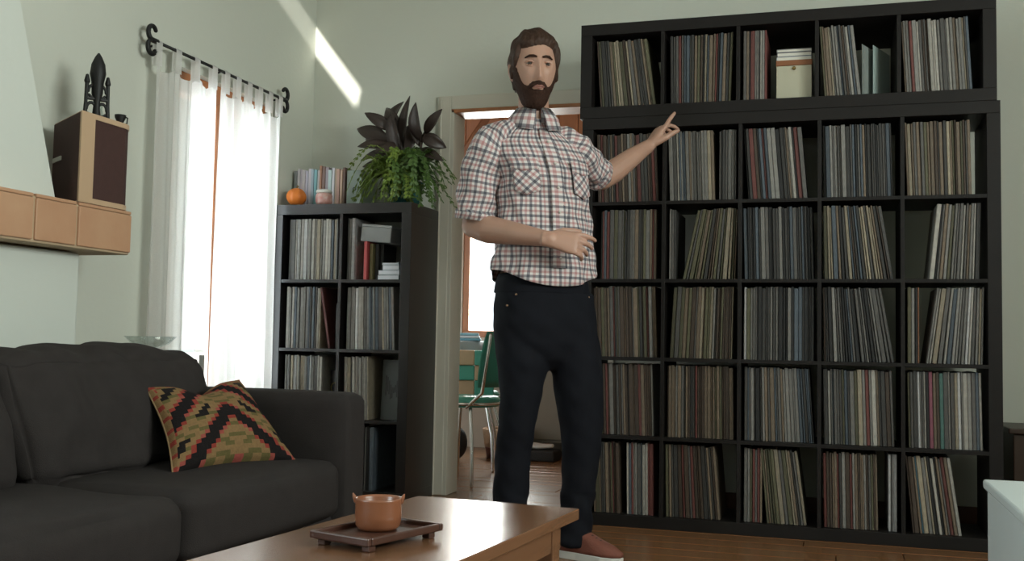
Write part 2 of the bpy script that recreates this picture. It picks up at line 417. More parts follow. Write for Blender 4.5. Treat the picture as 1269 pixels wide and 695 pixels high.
ROWN = ['bottom', 'fifth', 'fourth', 'third', 'second']
COLN = ['column beside the doorway', 'second column from the doorway', 'middle column', 'fourth column from the doorway', 'column farthest from the doorway']
YB = 0.035
def wh(r_, c): return '%s row, %s' % (r_, COLN[c])
for c, segs in enumerate([
        [(.10, .97, 4, 9, 'y')],
        [(.07, .97, 1, -2, 'n', ['dark grey', 'grey', 'grey', 'dull red', 'grey', 'slate blue', 'slate blue'])],
        [(.03, .40, 0, 0, 'n', ['grey', 'tan', 'charcoal', 'dull red', 'pale grey', 'pale grey', 'grey', 'off-white'])],
        [(.03, .56, 4, 6, 'w', ['olive', 'tan', 'tan', 'cream', 'pale grey'])],
        [(.03, .90, 3, 3, 'w', ['tan', 'pale grey', 'pale grey'])]]):
    fill(top[(c, 0)], YB, wh('top', c), segs)
LAY = {
 (0, 4): [(.05, .95, 2, 3, 'b')], (1, 4): [(.02, .70, 2, 2, 'w'), (.72, .97, 0, 0, 'g')], (2, 4): [(.03, .88, 4, 5, 'n', ['charcoal', 'dark grey', 'dull red'])],
 (3, 4): [(.03, .97, 1.5, 1.5, 'g')], (4, 4): [(.03, .86, 2, 1, 'y', ['tan', 'cream', 'tan'])],
 (0, 3): [(.10, .94, 0, 0, 'n')], (1, 3): [(.03, .15, 0, 0, 'd'), (.22, .98, -12, -1, 'y')], (2, 3): [(.02, .97, 1.5, 1.5, 'd')],
 (3, 3): [(.03, .96, 1, 10, 'n', ['olive', 'cream', 'cream', 'slate blue'])], (4, 3): [(.30, .97, -6, -1, 'n', ['off-white', 'charcoal', 'grey', 'tan', 'pale grey'])],
 (0, 2): [(.03, .95, 2, 2, 'b')], (1, 2): [(.05, .98, -3, -1, 'y')], (2, 2): [(.02, .97, 0, 0, 'd', ['white', 'olive', 'pale grey', 'pale grey', 'grey', 'charcoal', 'dark grey'])],
 (3, 2): [(.03, .94, 1, 10, 'g', ['brown', 'dark grey'])], (4, 2): [(.03, .20, 0, 0, 'w', ['olive', 'pale grey', 'charcoal', 'orange']), (.26, .97, -8, -1, 'l')],
 (0, 1): [(.03, .95, 2, 2, 'b')], (1, 1): [(.02, .98, 0, 1, 'b')], (2, 1): [(.03, .97, 0, 4, 'g')],
 (3, 1): [(.03, .95, 1, 2, 'n')], (4, 1): [(.04, .97, 1, 1, 'l', ['olive', 'grey', 'dark grey', 'white', 'pale grey', 'grey', 'off-white', 'charcoal', 'pink', 'tan', 'brown', 'teal', 'grey'])],
 (0, 0): [(.05, .45, 2, 2, 'b'), (.52, .92, 1, 1, 'w')], (1, 0): [(.02, .80, 1, 5, 'b')], (2, 0): [(.03, .30, 0, 0, 'n'), (.34, .92, 5, 8, 'y')],
 (3, 0): [(.03, .74, 1, 1, 'b'), (.84, .98, 0, 0, 'l', ['white', 'grey', 'white'])], (4, 0): [(.03, .70, 5, 8, 'n', ['brown', 'brown', 'tan', 'blue', 'cream', 'pale grey'])]}
for (c, r_), segs in LAY.items():
    hid = c == 0
    fill(big[(c, r_)], YB, wh(ROWN[r_], c), segs, 0.72 if hid else 1.0)
SN = ['bottom', 'third', 'second', 'top']
def ws(r_, c): return 'corner shelf %s row, %s column' % (SN[r_], ('window-side', 'doorway-side')[c])
for (c, r_), segs in {(0, 3): [(.05, .97, 0, 0, 'l', ['grey', 'grey', 'off-white', 'white'])], (1, 3): [(.03, .22, 0, 0, 'g', ['grey', 'pale grey', 'white'])],
                      (0, 2): [(.05, .66, 0, 0, 'l'), (.80, .88, 10, 10, 'w', ['dull red', 'pale grey'])], (1, 2): [(.06, .90, 0, 3, 'l')],
                      (0, 1): [(.05, .72, 0, 0, 'l')], (1, 1): [(.04, .52, 1, 2, 'l')], (1, 0): [(.42, .60, 0, 0, 'd')]}.items():
    fill(small[(c, r_)], 0.186+0.03, ws(r_, c), segs, 0.6 if r_ == 0 else 0.86, 1.15)
rmesh = {}
def rec_mb(t, h, mb, col=None, M=None):
    D = 0.315; e = min(.0022, t*.3)
    poly = [(-t/2, e), (-t/2+e, 0), (t/2-e, 0), (t/2, e), (t/2, D), (-t/2, D)]
    vs = [(x, y_, 0) for x, y_ in poly]+[(x, y_, h) for x, y_ in poly]
    if M: vs = [M @ Vector(v) for v in vs]
    fs = [(5, 4, 3, 2, 1, 0), (6, 7, 8, 9, 10, 11)]+[(i, (i+1) % 6, 6+(i+1) % 6, 6+i) for i in range(6)]
    return mb.add(vs, fs, col=col)
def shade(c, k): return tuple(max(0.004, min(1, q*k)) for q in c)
order = sorted(range(len(REC)), key=lambda i: -REC[i][3]*REC[i][8])
solo = set(order[:300])
ORD = 'first second third fourth fifth sixth seventh eighth ninth tenth eleventh twelfth thirteenth fourteenth fifteenth sixteenth'.split()
tot = {}; rank = {}
for i in sorted(range(len(REC)), key=lambda q: REC[q][0]):
    key = (REC[i][6], REC[i][7]); rank[i] = tot.get(key, 0); tot[key] = rank[i]+1
rest = MB()
for i, (x, y_, z, t, h, a, col, where, _) in enumerate(REC):
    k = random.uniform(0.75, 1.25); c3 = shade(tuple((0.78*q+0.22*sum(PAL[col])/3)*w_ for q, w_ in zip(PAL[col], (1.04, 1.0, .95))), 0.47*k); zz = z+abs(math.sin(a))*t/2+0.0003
    if i in solo:
        key = (round(t, 4), round(h, 3))
        if key not in rmesh: rmesh[key] = rec_mb(t, h, MB()).mesh('record', RECORD)
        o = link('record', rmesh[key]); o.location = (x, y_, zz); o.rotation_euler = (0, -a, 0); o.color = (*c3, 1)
        side = 'window' if 'corner' in where else 'doorway'
        pre = '' if tot[(col, where)] == 1 else ORD[min(15, rank[i])]+' '
        tag(o, '%s%s record sleeve%s in %s' % (pre, col, ' from the '+side if pre else '', where), 'record', 'records in the %s' % where)
    else:
        M = Matrix.Translation((x, y_, zz)) @ Matrix.Rotation(-a, 4, 'Y')
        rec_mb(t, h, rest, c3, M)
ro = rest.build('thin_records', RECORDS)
tag(ro, 'thin record sleeves packed among the wider ones on the shelves', 'records', kind='stuff')

# odd things in the shelves -----------------------------------------
def plain(name, mb, m, label, cat, group=None): return tag(mb.build(name, m), label, cat, group)
c = top[(2, 0)]; w0 = c[1]-c[0]
bx_ = thing('storage_box', (c[0]+w0*.72, .20, c[2]+.0005), 'cream storage box with brass knob in the top row', 'box')
MB().box(-.075, .075, -.14, .14, 0, .155, .003).build('box_body', mat('cream_card', (.46, .44, .33), .7), bx_)
MB().box(-.077, .077, -.142, .142, .1552, .18, .003).build('lid', mat('orange_brown_card', (.24, .09, .035), .6), bx_)
MB().lathe([(.002, 0), (.008, .001), (.008, .006), (.005, .010), (.001, .011)], n=12).build('knob', mat('brass', (.35, .25, .1), .3, metal=1), bx_).matrix_local = Matrix.Translation((0, -.140, .142)) @ Matrix.Rotation(math.pi/2, 4, 'X')
for k, (cn, cc, hh) in enumerate((('white', (.6, .62, .64), .018), ('navy blue', (.03, .035, .06), .020), ('grey', (.3, .3, .31), .014))):
    z = c[2]+.181+sum((.018, .020, .014)[:k])
    o = thing('flat_book', (c[0]+w0*.72, .19, z), '%s book lying flat on the cream box in the top row' % cn, 'book')
    m = mat('book_cover_'+cn.replace(' ', '_'), cc, .5)
    MB().box(-.074, .074, -.12, .12, 0, .002).box(-.074, .074, -.12, .12, hh-.003, hh-.001).box(-.074, -.071, -.12, .12, 0, hh-.001).build('cover', m, o)
    MB().box(-.071, .072, -.117, .117, .002, hh-.003).build('pages', mat('paper', (.7, .68, .6), .9), o)
c = top[(3, 0)]; w0 = c[1]-c[0]
for k, (xx, an, lab, cc) in enumerate(((.69, .10, 'pale grey card folder leaning in the top row', (.26, .29, .27)), (.80, .03, 'pale teal card folder standing in the top row', (.42, .52, .49)))):
    o = thing('card_folder', (c[0]+w0*xx, .15, c[2]+.001), lab, 'folder', rz=math.radians(68)); o.rotation_euler[0] = 0
    m = mat('folder_%d' % k, cc, .7)
    MB().box(-.10+k*.03, .11, -.004, -.002, 0, .225).build('front_flap', m, o); MB().box(-.10+k*.03, .11, .002, .004, 0, .23).build('back_flap', m, o)
    MB().box(-.10+k*.03, -.098+k*.03, -.004, .004, 0, .225).build('spine', m, o)
# narrow shelf: grey box, red book, cd cases, framed sleeve
c = small[(1, 3)]; x0, x1, z0, ch = c; w0 = x1-x0
o = thing('grey_file_box', (x0+w0*.25, .35, z0+.20), 'grey box lying across the books in the corner shelf top row', 'box')
o.rotation_euler = (0, .08, 0)
MB().box(0, .165, -.12, .13, .0, .075, .004).build('box_body', mat('grey_card', (.22, .225, .22), .7), o)
MB().box(.001, .166, -.121, .131, .0755, .088, .003).build('lid', mat('grey_card_lid', (.26, .265, .26), .7), o)
for k, (nm, fx, hh, cc) in enumerate((('dull red', .36, .195, (.42, .07, .07)), ('olive', .43, .185, (.14, .12, .05)), ('black', .50, .185, (.015, .014, .014)), ('black', .56, .185, (.015, .014, .014)))):
    o = thing('upright_book', (x0+w0*fx, .22+.02*k, z0+.0005), ('%s book standing beside stacked cases in corner shelf' % nm if k < 2 else 'black book standing %s in the corner shelf' % ('against the olive book', 'closest to the stacked disc cases')[k-2]), 'book', 'books in the corner shelf')
    m = mat('cover_'+nm.replace(' ', '_'), cc, .55); d_ = .008
    MB().box(-d_, -d_+.002, 0, .16, 0, hh).box(d_-.002, d_, 0, .16, 0, hh).box(-d_, d_, -.002, 0, 0, hh).build('cover', m, o)
    MB().box(-d_+.002, d_-.002, 0, .157, .002, hh-.003).build('pages', MATS['paper'], o)
zc = z0
for k, (fx, hh, ww) in enumerate(((.74, .026, .115), (.75, .024, .115), (.78, .026, .09), (.77, .012, .09))):
    o = thing('disc_case', (x0+w0*fx, .23, zc+.0004), 'pale disc case, %s of the small stack in the corner shelf' % ('bottom', 'second from bottom', 'third from bottom', 'topmost')[k], 'disc case', 'disc cases stacked in the corner shelf')
    MB().box(-ww/2, ww/2, 0, .13, 0, hh-.001, .001).build('case', mat('pale_case', (.42, .46, .50), .3), o)
    MB().box(-ww/2+.004, ww/2-.004, -.0006, .002, .004, hh-.005).build('spine_label', mat('case_label', (.62, .64, .68), .5), o)
    zc += hh
c = small[(1, 1)]; x0, x1, z0, ch = c; w0 = x1-x0
o = thing('picture_sleeve', (x0+w0*.79, .27, z0+.001), 'dark record sleeve facing outward in the corner shelf third row', 'record sleeve'); o.rotation_euler = (-.06, 0, -.12)
MB().box(-.062, .062, 0, .006, 0, .30, .001).build('sleeve', mat('dark_sleeve', (.045, .055, .05), .5), o)
mb = MB()
for k in range(9):
    a = k*0.7; mb.box(-.04+.009*k, -.034+.009*k, -.001, .001, .12+.02*math.sin(a*2), .19+.03*math.cos(a))
mb.build('printed_art', mat('black_print', (.008, .009, .008), .5), o)
c = small[(0, 2)]; x0, x1, z0, ch = c
o = tag(MB().box(x1-.034, x1-.014, .24, .50, z0+.0005, z0+.23, .002).build('black_binder', mat('black_card', (.012, .013, .014), .6)), 'black binder standing in corner shelf second row', 'binder')
c = small[(0, 1)]; x0, x1, z0, ch = c
o = thing('black_case', (x1-.05, .30, z0+.0005), 'black case with dull gold ring in corner shelf third row', 'case')
MB().box(-.035, .03, 0, .2, 0, .24, .004).build('case_body', mat('black_plastic', (.012, .012, .013), .4), o)
MB().tube([(.026*math.cos(q)-.003, -.002, .15+.026*math.sin(q)) for q in np.linspace(0, 2*math.pi, 20)], .003, 6).build('ring', mat('dull_gold', (.25, .2, .08), .4, metal=.8), o)

# ------------------------------------------------------------------ things on top of the narrow shelf
TZ = 1.4905
spec = [('grey', (.22, .23, .24), .016), ('white', (.66, .64, .70), .014), ('lilac white', (.62, .58, .68), .012), ('white', (.70, .68, .72), .017), ('pale violet', (.55, .53, .66), .013),
        ('white', (.74, .73, .76), .018), ('blue-grey', (.36, .43, .50), .014), ('teal', (.20, .40, .44), .016), ('pale grey', (.5, .5, .5), .014), ('orange-brown', (.36, .17, .10), .012),
        ('brown', (.20, .12, .10), .016), ('mauve grey', (.34, .29, .32), .018), ('pale aqua', (.5, .62, .62), .018), ('white', (.66, .68, .66), .014), ('tan', (.45, .34, .25), .012),
        ('dull pink', (.55, .34, .28), .016), ('peach', (.62, .42, .32), .013), ('brown', (.30, .18, .14), .012)]
x = -1.662
for k, (nm, cc, t) in enumerate(spec):
    hh = .205+.012*((k*7) % 4)/3+(.012 if 9 <= k <= 11 else 0)
    same = [q for q in range(len(spec)) if spec[q][0] == nm]
    lab = '%s book in the row on top of the corner shelf' % nm if len(same) == 1 else '%s %s book from the window on top of the corner shelf' % (ORD[same.index(k)], nm)
    o = thing('book', (x+t/2, .36+.004*(k % 3), TZ), lab, 'book', 'books on top of the corner shelf')
    m = mat('bk_'+nm.replace(' ', '_').replace('-', '_'), cc, .5)
    MB().box(-t/2, -t/2+.0015, 0, .15, 0, hh).box(t/2-.0015, t/2-.0002, 0, .15, 0, hh).box(-t/2, t/2-.0002, -.002, 0, 0, hh).build('cover', m, o)
    MB().box(-t/2+.0015, t/2-.0015, 0, .147, .001, hh-.003).build('pages', MATS['paper'], o)
    x += t+.0006*3
o = thing('green_grey_box', (x+.012, .36, TZ), 'pale green-grey file box behind the potted plants', 'box')
MB().box(0, .085, 0, .17, 0, .20, .003).build('box_body', mat('green_grey_card', (.30, .36, .33), .7), o)
MB().tube([(.045+.008*math.cos(q), -.0005, .10+.008*math.sin(q)) for q in np.linspace(0, 2*math.pi, 14)], .002, 6).build('finger_ring', IRON, o)
# orange gourd
o = thing('pumpkin', (-1.585, .25, TZ), 'small round orange pumpkin on the corner shelf top', 'pumpkin')
R = []
for th in np.linspace(0.12, math.pi-.12, 16):
    ring = []
    for q in np.linspace(0, 2*math.pi, 32, endpoint=False):
        rr = .052*math.sin(th)*(1+.04*math.cos(8*q)); ring.append((rr*math.cos(q), rr*math.sin(q), .048-.047*math.cos(th)))
    R.append(ring)
MB().rings(R).build('flesh', mat('orange_rind', (.62, .17, .025), .4, .15, 12), o, True)
MB().tube([(0, 0, .088), (.002, 0, .10), (.008, .002, .108)], [.007, .005, .006], 8).build('stem', mat('dry_stem', (.2, .13, .05), .8), o)
o = thing('jar', (-1.425, .25, TZ), 'small white jar with red pattern on the corner shelf top', 'jar')
MB().lathe([(.005, 0), (.038, .002), (.043, .02), (.043, .05), (.038, .062), (.03, .066), (.004, .066)]).build('jar_body', mat('red_white_glaze', (.62, .55, .5), .3, .5, 45, col2=(.5, .08, .07)), o, True)
MB().lathe([(.04, .064), (.042, .068), (.040, .078), (.02, .084), (.003, .085)]).build('lid', mat('white_glaze', (.66, .64, .6), .3), o, True)

# plants -------------------------------------------------------------
pot = thing('dark_leaf_plant', (-1.03, .385, TZ), 'houseplant with big dark purple-brown leaves in a teal pot', 'plant')
MB().lathe([(.01, 0), (.07, .002), (.085, .06), (.092, .115), (.098, .125), (.094, .13), (.085, .12), (.08, .105), (.01, .105)]).build('pot', mat('teal_glaze', (.03, .13, .13), .25, .2, 10), pot, True)
MB().lathe([(.002, .103), (.08, .104), (.078, .109), (.03, .113), (.002, .114)]).build('soil', mat('soil', (.03, .02, .014), .95, .3, 40, .4), pot, True)
stm = mat('dark_stem', (.05, .03, .02), .6)
PX, PY, PZ = -1.03, .385, TZ
def wl_(x_, y_, z_): return (x_-PX, y_-PY, z_-PZ)
for pts in (((-1.03, .385, 1.60), (-1.045, .38, 1.72), (-1.07, .38, 1.80), (-1.09, .38, 1.90)), ((-1.02, .385, 1.60), (-.98, .39, 1.72), (-.95, .39, 1.80), (-.935, .39, 1.88))):
    MB().tube([wl_(*p) for p in pts], [.008, .007, .006, .004], 8).build('stem', stm, pot, True)
LEAFM = mat('dark_purple_leaf', (.026, .016, .013), .4, .35, 9, .1, 30, col2=(.052, .035, .029), spec=.4)
def leaf(mb, base, tip, w, droop, side, n=9):
    B, T = np.array(base, float), np.array(tip, float); L_ = np.linalg.norm(T-B); d = (T-B)/L_
    s = np.cross(d, side); s /= np.linalg.norm(s); nn = np.cross(s, d)
    P = []
    for i in range(n):
        u = i/(n-1); wd_ = w*(math.sin(math.pi*min(1, u**.85))**.8)*(1-.15*u)+.002
        cpt = B+d*L_*u+nn*droop*math.sin(math.pi*u)
        P.append([cpt-s*wd_+nn*wd_*.28, cpt-s*wd_*.5+nn*wd_*.07, cpt, cpt+s*wd_*.5+nn*wd_*.07, cpt+s*wd_+nn*wd_*.28])
    off = nn*.0012
    vs = [p for r_ in P for p in r_]+[p-off for r_ in P for p in r_]; m_ = n*5; fs = []
    for i in range(n-1):
        for j in range(4):
            a = i*5+j; fs += [(a, a+1, a+6, a+5), (m_+a, m_+a+5, m_+a+6, m_+a+1)]
    for i in range(n-1):
        for j in (0, 4):
            a = i*5+j; fs.append((a, a+5, m_+a+5, m_+a))
    for i in (0, n-1):
        for j in range(4):
            a = i*5+j; fs.append((a, a+1, m_+a+1, m_+a))
    return mb.add(vs, fs)
leaves = [(-1.138,1.904,-1.078,2.064,.045),(-1.057,1.782,-.996,2.064,.040),(-1.127,1.844,-1.338,1.926,.045),(-1.119,1.904,-1.251,1.987,.035),
 (-1.135,1.793,-1.285,1.868,.035),(-1.125,1.776,-1.314,1.753,.030),(-1.117,1.810,-1.292,1.812,.035),(-1.096,1.716,-1.233,1.694,.035),
 (-.945,1.829,-.941,2.015,.050),(-.924,1.870,-.820,1.988,.030),(-.953,1.804,-1.007,1.958,.030),(-.946,1.863,-.824,1.803,.040),
 (-.953,1.787,-.786,1.710,.030),(-1.055,1.880,-1.169,2.030,.045),(-1.069,1.749,-1.139,1.939,.055),(-1.056,1.765,-1.103,1.988,.050),
 (-1.042,1.748,-1.025,1.942,.050),(-1.078,1.732,-1.183,1.885,.050),(-1.059,1.710,-1.213,1.643,.035),(-1.019,1.730,-.905,1.663,.040),
 (-1.043,1.773,-1.180,1.778,.050),(-.989,1.771,-.862,1.746,.035)]
for k, (bx0, bz, tx, tz, w_) in enumerate(leaves):
    by = .385+random.uniform(-.015, .015); ty = by+random.choice((-.09, -.06, -.03, .05))
    mb = MB()
    leaf(mb, wl_(bx0, by, bz), wl_(tx, ty, tz), w_*.95, .018, (random.uniform(-.5, .5), -1, random.uniform(0, .6)))
    sb = -1.07 if bx0 < -1.0 else -.955
    lo = mb.build('leaf', LEAFM, pot, True)
    MB().tube([wl_(sb+(bx0-sb)*.1, .385, bz-.05), wl_(sb+(bx0-sb)*.6, (by+.385)/2, bz-.02), wl_(bx0, by, bz)], .0035, 6).build('leaf_stalk', stm, lo)
fern = thing('fern', (-1.02, .30, TZ+.11), 'bright green fern spilling over the front of the teal pot', 'plant')
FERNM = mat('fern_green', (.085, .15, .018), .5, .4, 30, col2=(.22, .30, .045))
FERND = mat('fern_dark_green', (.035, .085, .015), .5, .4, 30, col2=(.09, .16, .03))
for k in range(96):
    an = random.uniform(math.pi*.92, math.pi*2.08) if k % 4 else random.uniform(0, 2*math.pi)
    L_ = random.uniform(.10, .27)*(1 if abs(math.cos(an)) > .5 else .75); up = random.uniform(.03, .16); dr = random.uniform(.02, .12)+(.07 if math.sin(an) < -.4 else 0)
    dx, dy = math.cos(an)*L_, math.sin(an)*L_*.55; ox, oy, sw = random.uniform(-.07, .07), random.uniform(-.04, .04), random.uniform(-.05, .05)
    pts = [np.array((ox+dx*u+sw*u*u, oy+dy*u+sw*.4*math.sin(3*u), up*math.sin(math.pi*min(1, u*.85))*1.2-dr*u*u+.02)) for u in np.linspace(0, 1, 9)]
    for p in pts:
        if .30+p[1] > .15 and p[0]-1.02 < -.88: p[2] = max(p[2], -.088)
    mb = MB().tube(pts, [.0016]*9, 5)
    for i in range(1, 9):
        t = pts[i]-pts[i-1]; t = t/np.linalg.norm(t); sd = np.cross(t, (0, 0, 1)); sd /= np.linalg.norm(sd)
        for sg in (-1, 1):
            for q in (0, .5):
                p = pts[i]*(1-q)+pts[i-1]*q; ll = .036*(1-.06*i)+random.uniform(-.008, .008); w_ = .0105
                e = p+sd*sg*ll+t*ll*.4+np.array((0, 0, random.uniform(-.008, .006)))
                md = (p+e)/2; n_ = t*w_
                up_ = np.array((0, 0, .0008))
                mb.add([p, md-n_, e, md+n_, p+up_, md-n_+up_, e+up_, md+n_+up_], [(0, 1, 2, 3), (7, 6, 5, 4), (0, 4, 5, 1), (1, 5, 6, 2), (2, 6, 7, 3), (3, 7, 4, 0)])
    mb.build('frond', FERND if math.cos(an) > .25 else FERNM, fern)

# ------------------------------------------------------------------ fireplace with tiled mantel
fp = thing('fireplace', (WX, -2.1, 0), 'plaster fireplace with tapered hood and a terracotta tiled mantel shelf', 'fireplace')
def fb(mb, name, m): 
    for i, v in enumerate(mb.v): mb.v[i] = (v[0]-WX, v[1]+2.1, v[2])
    return mb.build(name, m, fp)
PL2 = mat('fireplace_plaster', (0.60, 0.63, 0.58), 0.75, 0.03, 2, .12, 40)
fx_ = -1.45
fb(MB().box(WX, fx_, -3.3, -1.53, 0, 1.088, .012), 'lower_body', PL2)
mb = MB(); z0, z1 = 1.235, CZ
ybot, ytop = -1.685, -2.13
mb.add([(WX, -3.3, z0), (fx_+.02, -3.3, z0), (fx_+.02, ybot, z0), (WX, ybot, z0), (WX, -2.9, z1), (fx_-.08, -2.9, z1), (fx_-.08, ytop, z1), (WX, ytop, z1)],
       [(0, 3, 2, 1), (4, 5, 6, 7), (0, 1, 5, 4), (1, 2, 6, 5), (2, 3, 7, 6), (3, 0, 4, 7)])
fb(mb, 'tapered_hood', PL2)
mt = fb(MB().box(WX, -1.358, -3.2, -1.388, 1.092, 1.243, .004), 'mantel_shelf', GROUT)
ys = [-1.383, -1.672, -1.872, -2.072, -2.272, -2.472, -2.672, -2.872, -3.072]
for a, b in zip(ys[1:], ys[:-1]):
    o = MB().box(-1.362-WX, -1.350-WX, a+.006+2.1, b-.006+2.1, 1.100, 1.236, .004).build('tile', TILE, mt)
    o2 = MB().box(WX+.20-WX, -1.352-WX, a+.006+2.1, b-.006+2.1, 1.238, 1.250, .003).build('tile', TILE, mt)
# speaker on the mantel
sp = thing('loudspeaker', (-1.35, -1.675, 1.251), 'wooden loudspeaker cabinet with brown grilles standing on the tiled mantel', 'speaker')
def arc(c, r_, a0, a1, n=7): return [(c[0]+r_*math.cos(q), c[1]+r_*math.sin(q)) for q in np.linspace(a0, a1, n)]
A = (0, 0); B = (-.262, .175); Cc = (.0, .21)
plan = [A, (.002, .20)]+arc((-.075, .222), .078, -.15, math.pi*.62, 8)+[(-.20, .30), B]
def inset(poly, d):
    c = np.mean(np.array(poly), axis=0); return [tuple(c+(np.array(p)-c)*(1-d)) for p in poly]
H_ = .312
MB().prism(plan, 0, .018).build('bottom_plate', MAPLE, sp)
MB().prism(plan, H_-.018, H_).build('top_plate', MAPLE, sp)
MB().prism(inset(plan, .06), .018, H_-.018).build('front_grille', GRILLE, sp)
dv = np.array(B)-np.array(A); dv = dv/np.linalg.norm(dv); nv = np.array((-dv[1], dv[0]))
nv = nv if nv @ np.array((-.5, -1)) > 0 else -nv
q0 = np.array(A)+dv*.012; q1 = np.array(B)
MB().prism([tuple(q0+nv*.002), tuple(q1+nv*.002), tuple(q1-nv*.012), tuple(q0-nv*.012)], .004, H_-.004).build('side_grille', GRILLE, sp)
MB().prism([(-.018, .010), (.0015, -.0015), (.0015, .068), (-.018, .068)], 0.004, H_-.004).build('front_stile', MAPLE, sp)
q = np.array(A)+dv*.20+nv*.004; q2 = np.array(A)+dv*.30+nv*.004
mb = MB(); mb.prism([tuple(q), tuple(q2), tuple(q2+nv*.004), tuple(q+nv*.004)], .165, .180); mb.build('badge', mat('pale_badge', (.62, .6, .55), .4), sp)
# iron figurine and small cup on the speaker
fg = thing('iron_figurine', (-1.487, -1.435, 1.5635), 'black cast iron openwork figurine on top of the loudspeaker', 'figurine')
fg.rotation_euler = (0, 0, 1.0); fg.scale = (1.1, 1.1, 1.2)
def tb(nm, pts, r_, n=8): return MB().tube(pts, r_, n, round_ends=True).build(nm, IRON, fg, True)
MB().box(-.042, .042, -.02, .02, 0, .014, .004).build('base', IRON, fg)
for sgn in (-1, 1):
    tb('side_post', [(sgn*.038, 0, .01), (sgn*.036, 0, .07), (sgn*.034, 0, .135)], [.008, .006, .007])
    tb('side_knob', [(sgn*.034, 0, .135), (sgn*.034, 0, .150)], [.010, .006])
    tb('scroll', [(sgn*(.018+.015*math.cos(t)), 0, .05+.02*math.sin(t)) for t in np.linspace(0, 5.5, 14)], .005)
    tb('scroll', [(sgn*(.016+.013*math.cos(t)), 0, .105+.018*math.sin(t)) for t in np.linspace(0, 5.5, 14)], .005)
MB().lathe([(.004, .01), (.014, .03), (.010, .07), (.018, .10), (.020, .135), (.026, .16), (.022, .19), (.012, .212), (.003, .225)], n=16).build('figure', IRON, fg, True)
MB().box(-.036, .036, -.008, .008, .078, .086, .002).build('crossbar', IRON, fg)
cp = thing('iron_cup', (-1.452, -1.345, 1.5635), 'small black iron cup beside the figurine on the loudspeaker', 'cup')
MB().lathe([(.016, 0), (.018, .004), (.009, .014), (.011, .028), (.02, .048), (.021, .058), (.017, .056), (.008, .03), (.002, .028)], n=16).build('cup_bowl', IRON, cp, True)
MB().tube([(.018, 0, .05), (.032, 0, .045), (.030, 0, .025), (.012, 0, .02)], .003, 6).build('handle', IRON, cp, True)
gb = thing('glass_vase', (-1.535, -1.365, 1.5635), 'small clear glass vase behind the iron cup', 'vase')
MB().lathe([(.022, 0), (.024, .004), (.02, .05), (.014, .08), (.017, .10), (.015, .10), (.012, .08), (.018, .05), (.02, .006), (.001, .005)], n=16).build('vase_body', GLASS, gb, True)

# ------------------------------------------------------------------ curtains
RODX, RODZ = -1.625, 2.035
rod = thing('curtain_rod', (RODX, -.39, RODZ), 'black iron curtain rod with scrolled finials above the window', 'curtain rod')
MB().tube([(0, -.53, 0), (0, .54, 0)], .007, 10).build('rod', IRON, rod, True)
for sgn, y_ in ((-1, -.53), (1, .54)):
    for zc, a0, a1 in ((.030, 2.6, -1.75), (-.030, 1.75, -2.6)):
        pts = [(0, y_+sgn*(.022+.026*math.cos(t)), zc+.029*math.sin(t)) for t in np.linspace(a0, a1, 18)]
        MB().tube(pts, np.linspace(.009, .011, 18), 8, round_ends=True).build('finial', IRON, rod, True)
    MB().tube([(0, y_-sgn*.01, 0), (0, y_+sgn*.02, 0)], .012, 8, round_ends=True).build('finial_neck', IRON, rod, True)
for y_ in (-.50, -.03, .51):
    MB().tube([(0, y_, 0), (-.03, y_, -.01), (-.055, y_, -.012)], .005, 8).build('bracket', IRON, rod, True)
def curtain(y0, y1, n_tab, seed, label, zt=1.955):
    rnd = random.Random(seed); ph = [rnd.uniform(0, 6.28) for _ in range(4)]
    t = thing('curtain', (RODX, (y0+y1)/2, .32), label, 'curtain', 'sheer curtains at the window')
    yc = (y0+y1)/2; n = 110; zs = np.linspace(.32, zt, 34); P = []
    for z in zs:
        row = []; k = (z-.32)/(zt-.32)
        for i in range(n):
            u = i/(n-1); yy = y0+(y1-y0)*u
            a = .012+.012*(1-k)
            xx = a*math.sin(u*2*math.pi*n_tab+ph[0]+.4*math.sin(3*k))+.007*math.sin(u*2*math.pi*n_tab*2.3+ph[1]+k)+.004*math.sin(u*31+ph[2])
            sag = -.035*abs(math.sin(u*math.pi*(n_tab-1)))**1.5 if z > zt-.001 else (-.02*abs(math.sin(u*math.pi*(n_tab-1)))**1.5 if k > .96 else 0)
            row.append((xx, yy-yc, z-.32+sag))
        P.append(row)
    mb = MB(); mb.rings(P, cap=False, closed=False)
    mb.build('panel', SHEER, t, True)
    for i in range(n_tab):
        u = i/(n_tab-1); yy = y0+.012+(y1-y0-.024)*u-yc; h0 = zt-.32-.02; hr = RODZ-.32
        mb = MB(); R = []
        pro = [(-.010, h0), (-.010, hr), (-.006, hr+.008), (0, hr+.0105), (.006, hr+.008), (.010, hr), (.010, h0)]
        w_ = .021
        mb.rings([[(x_, yy-w_, z_) for x_, z_ in pro], [(x_, yy+w_, z_) for x_, z_ in pro]], cap=False, closed=False)
        mb.build('tab', SHEER, t, True)
    return t
curtain(-.915, -.475, 4, 3, 'sheer white tab-top curtain nearer the fireplace')
curtain(-.395, .125, 6, 5, 'sheer white tab-top curtain nearer the corner shelf')

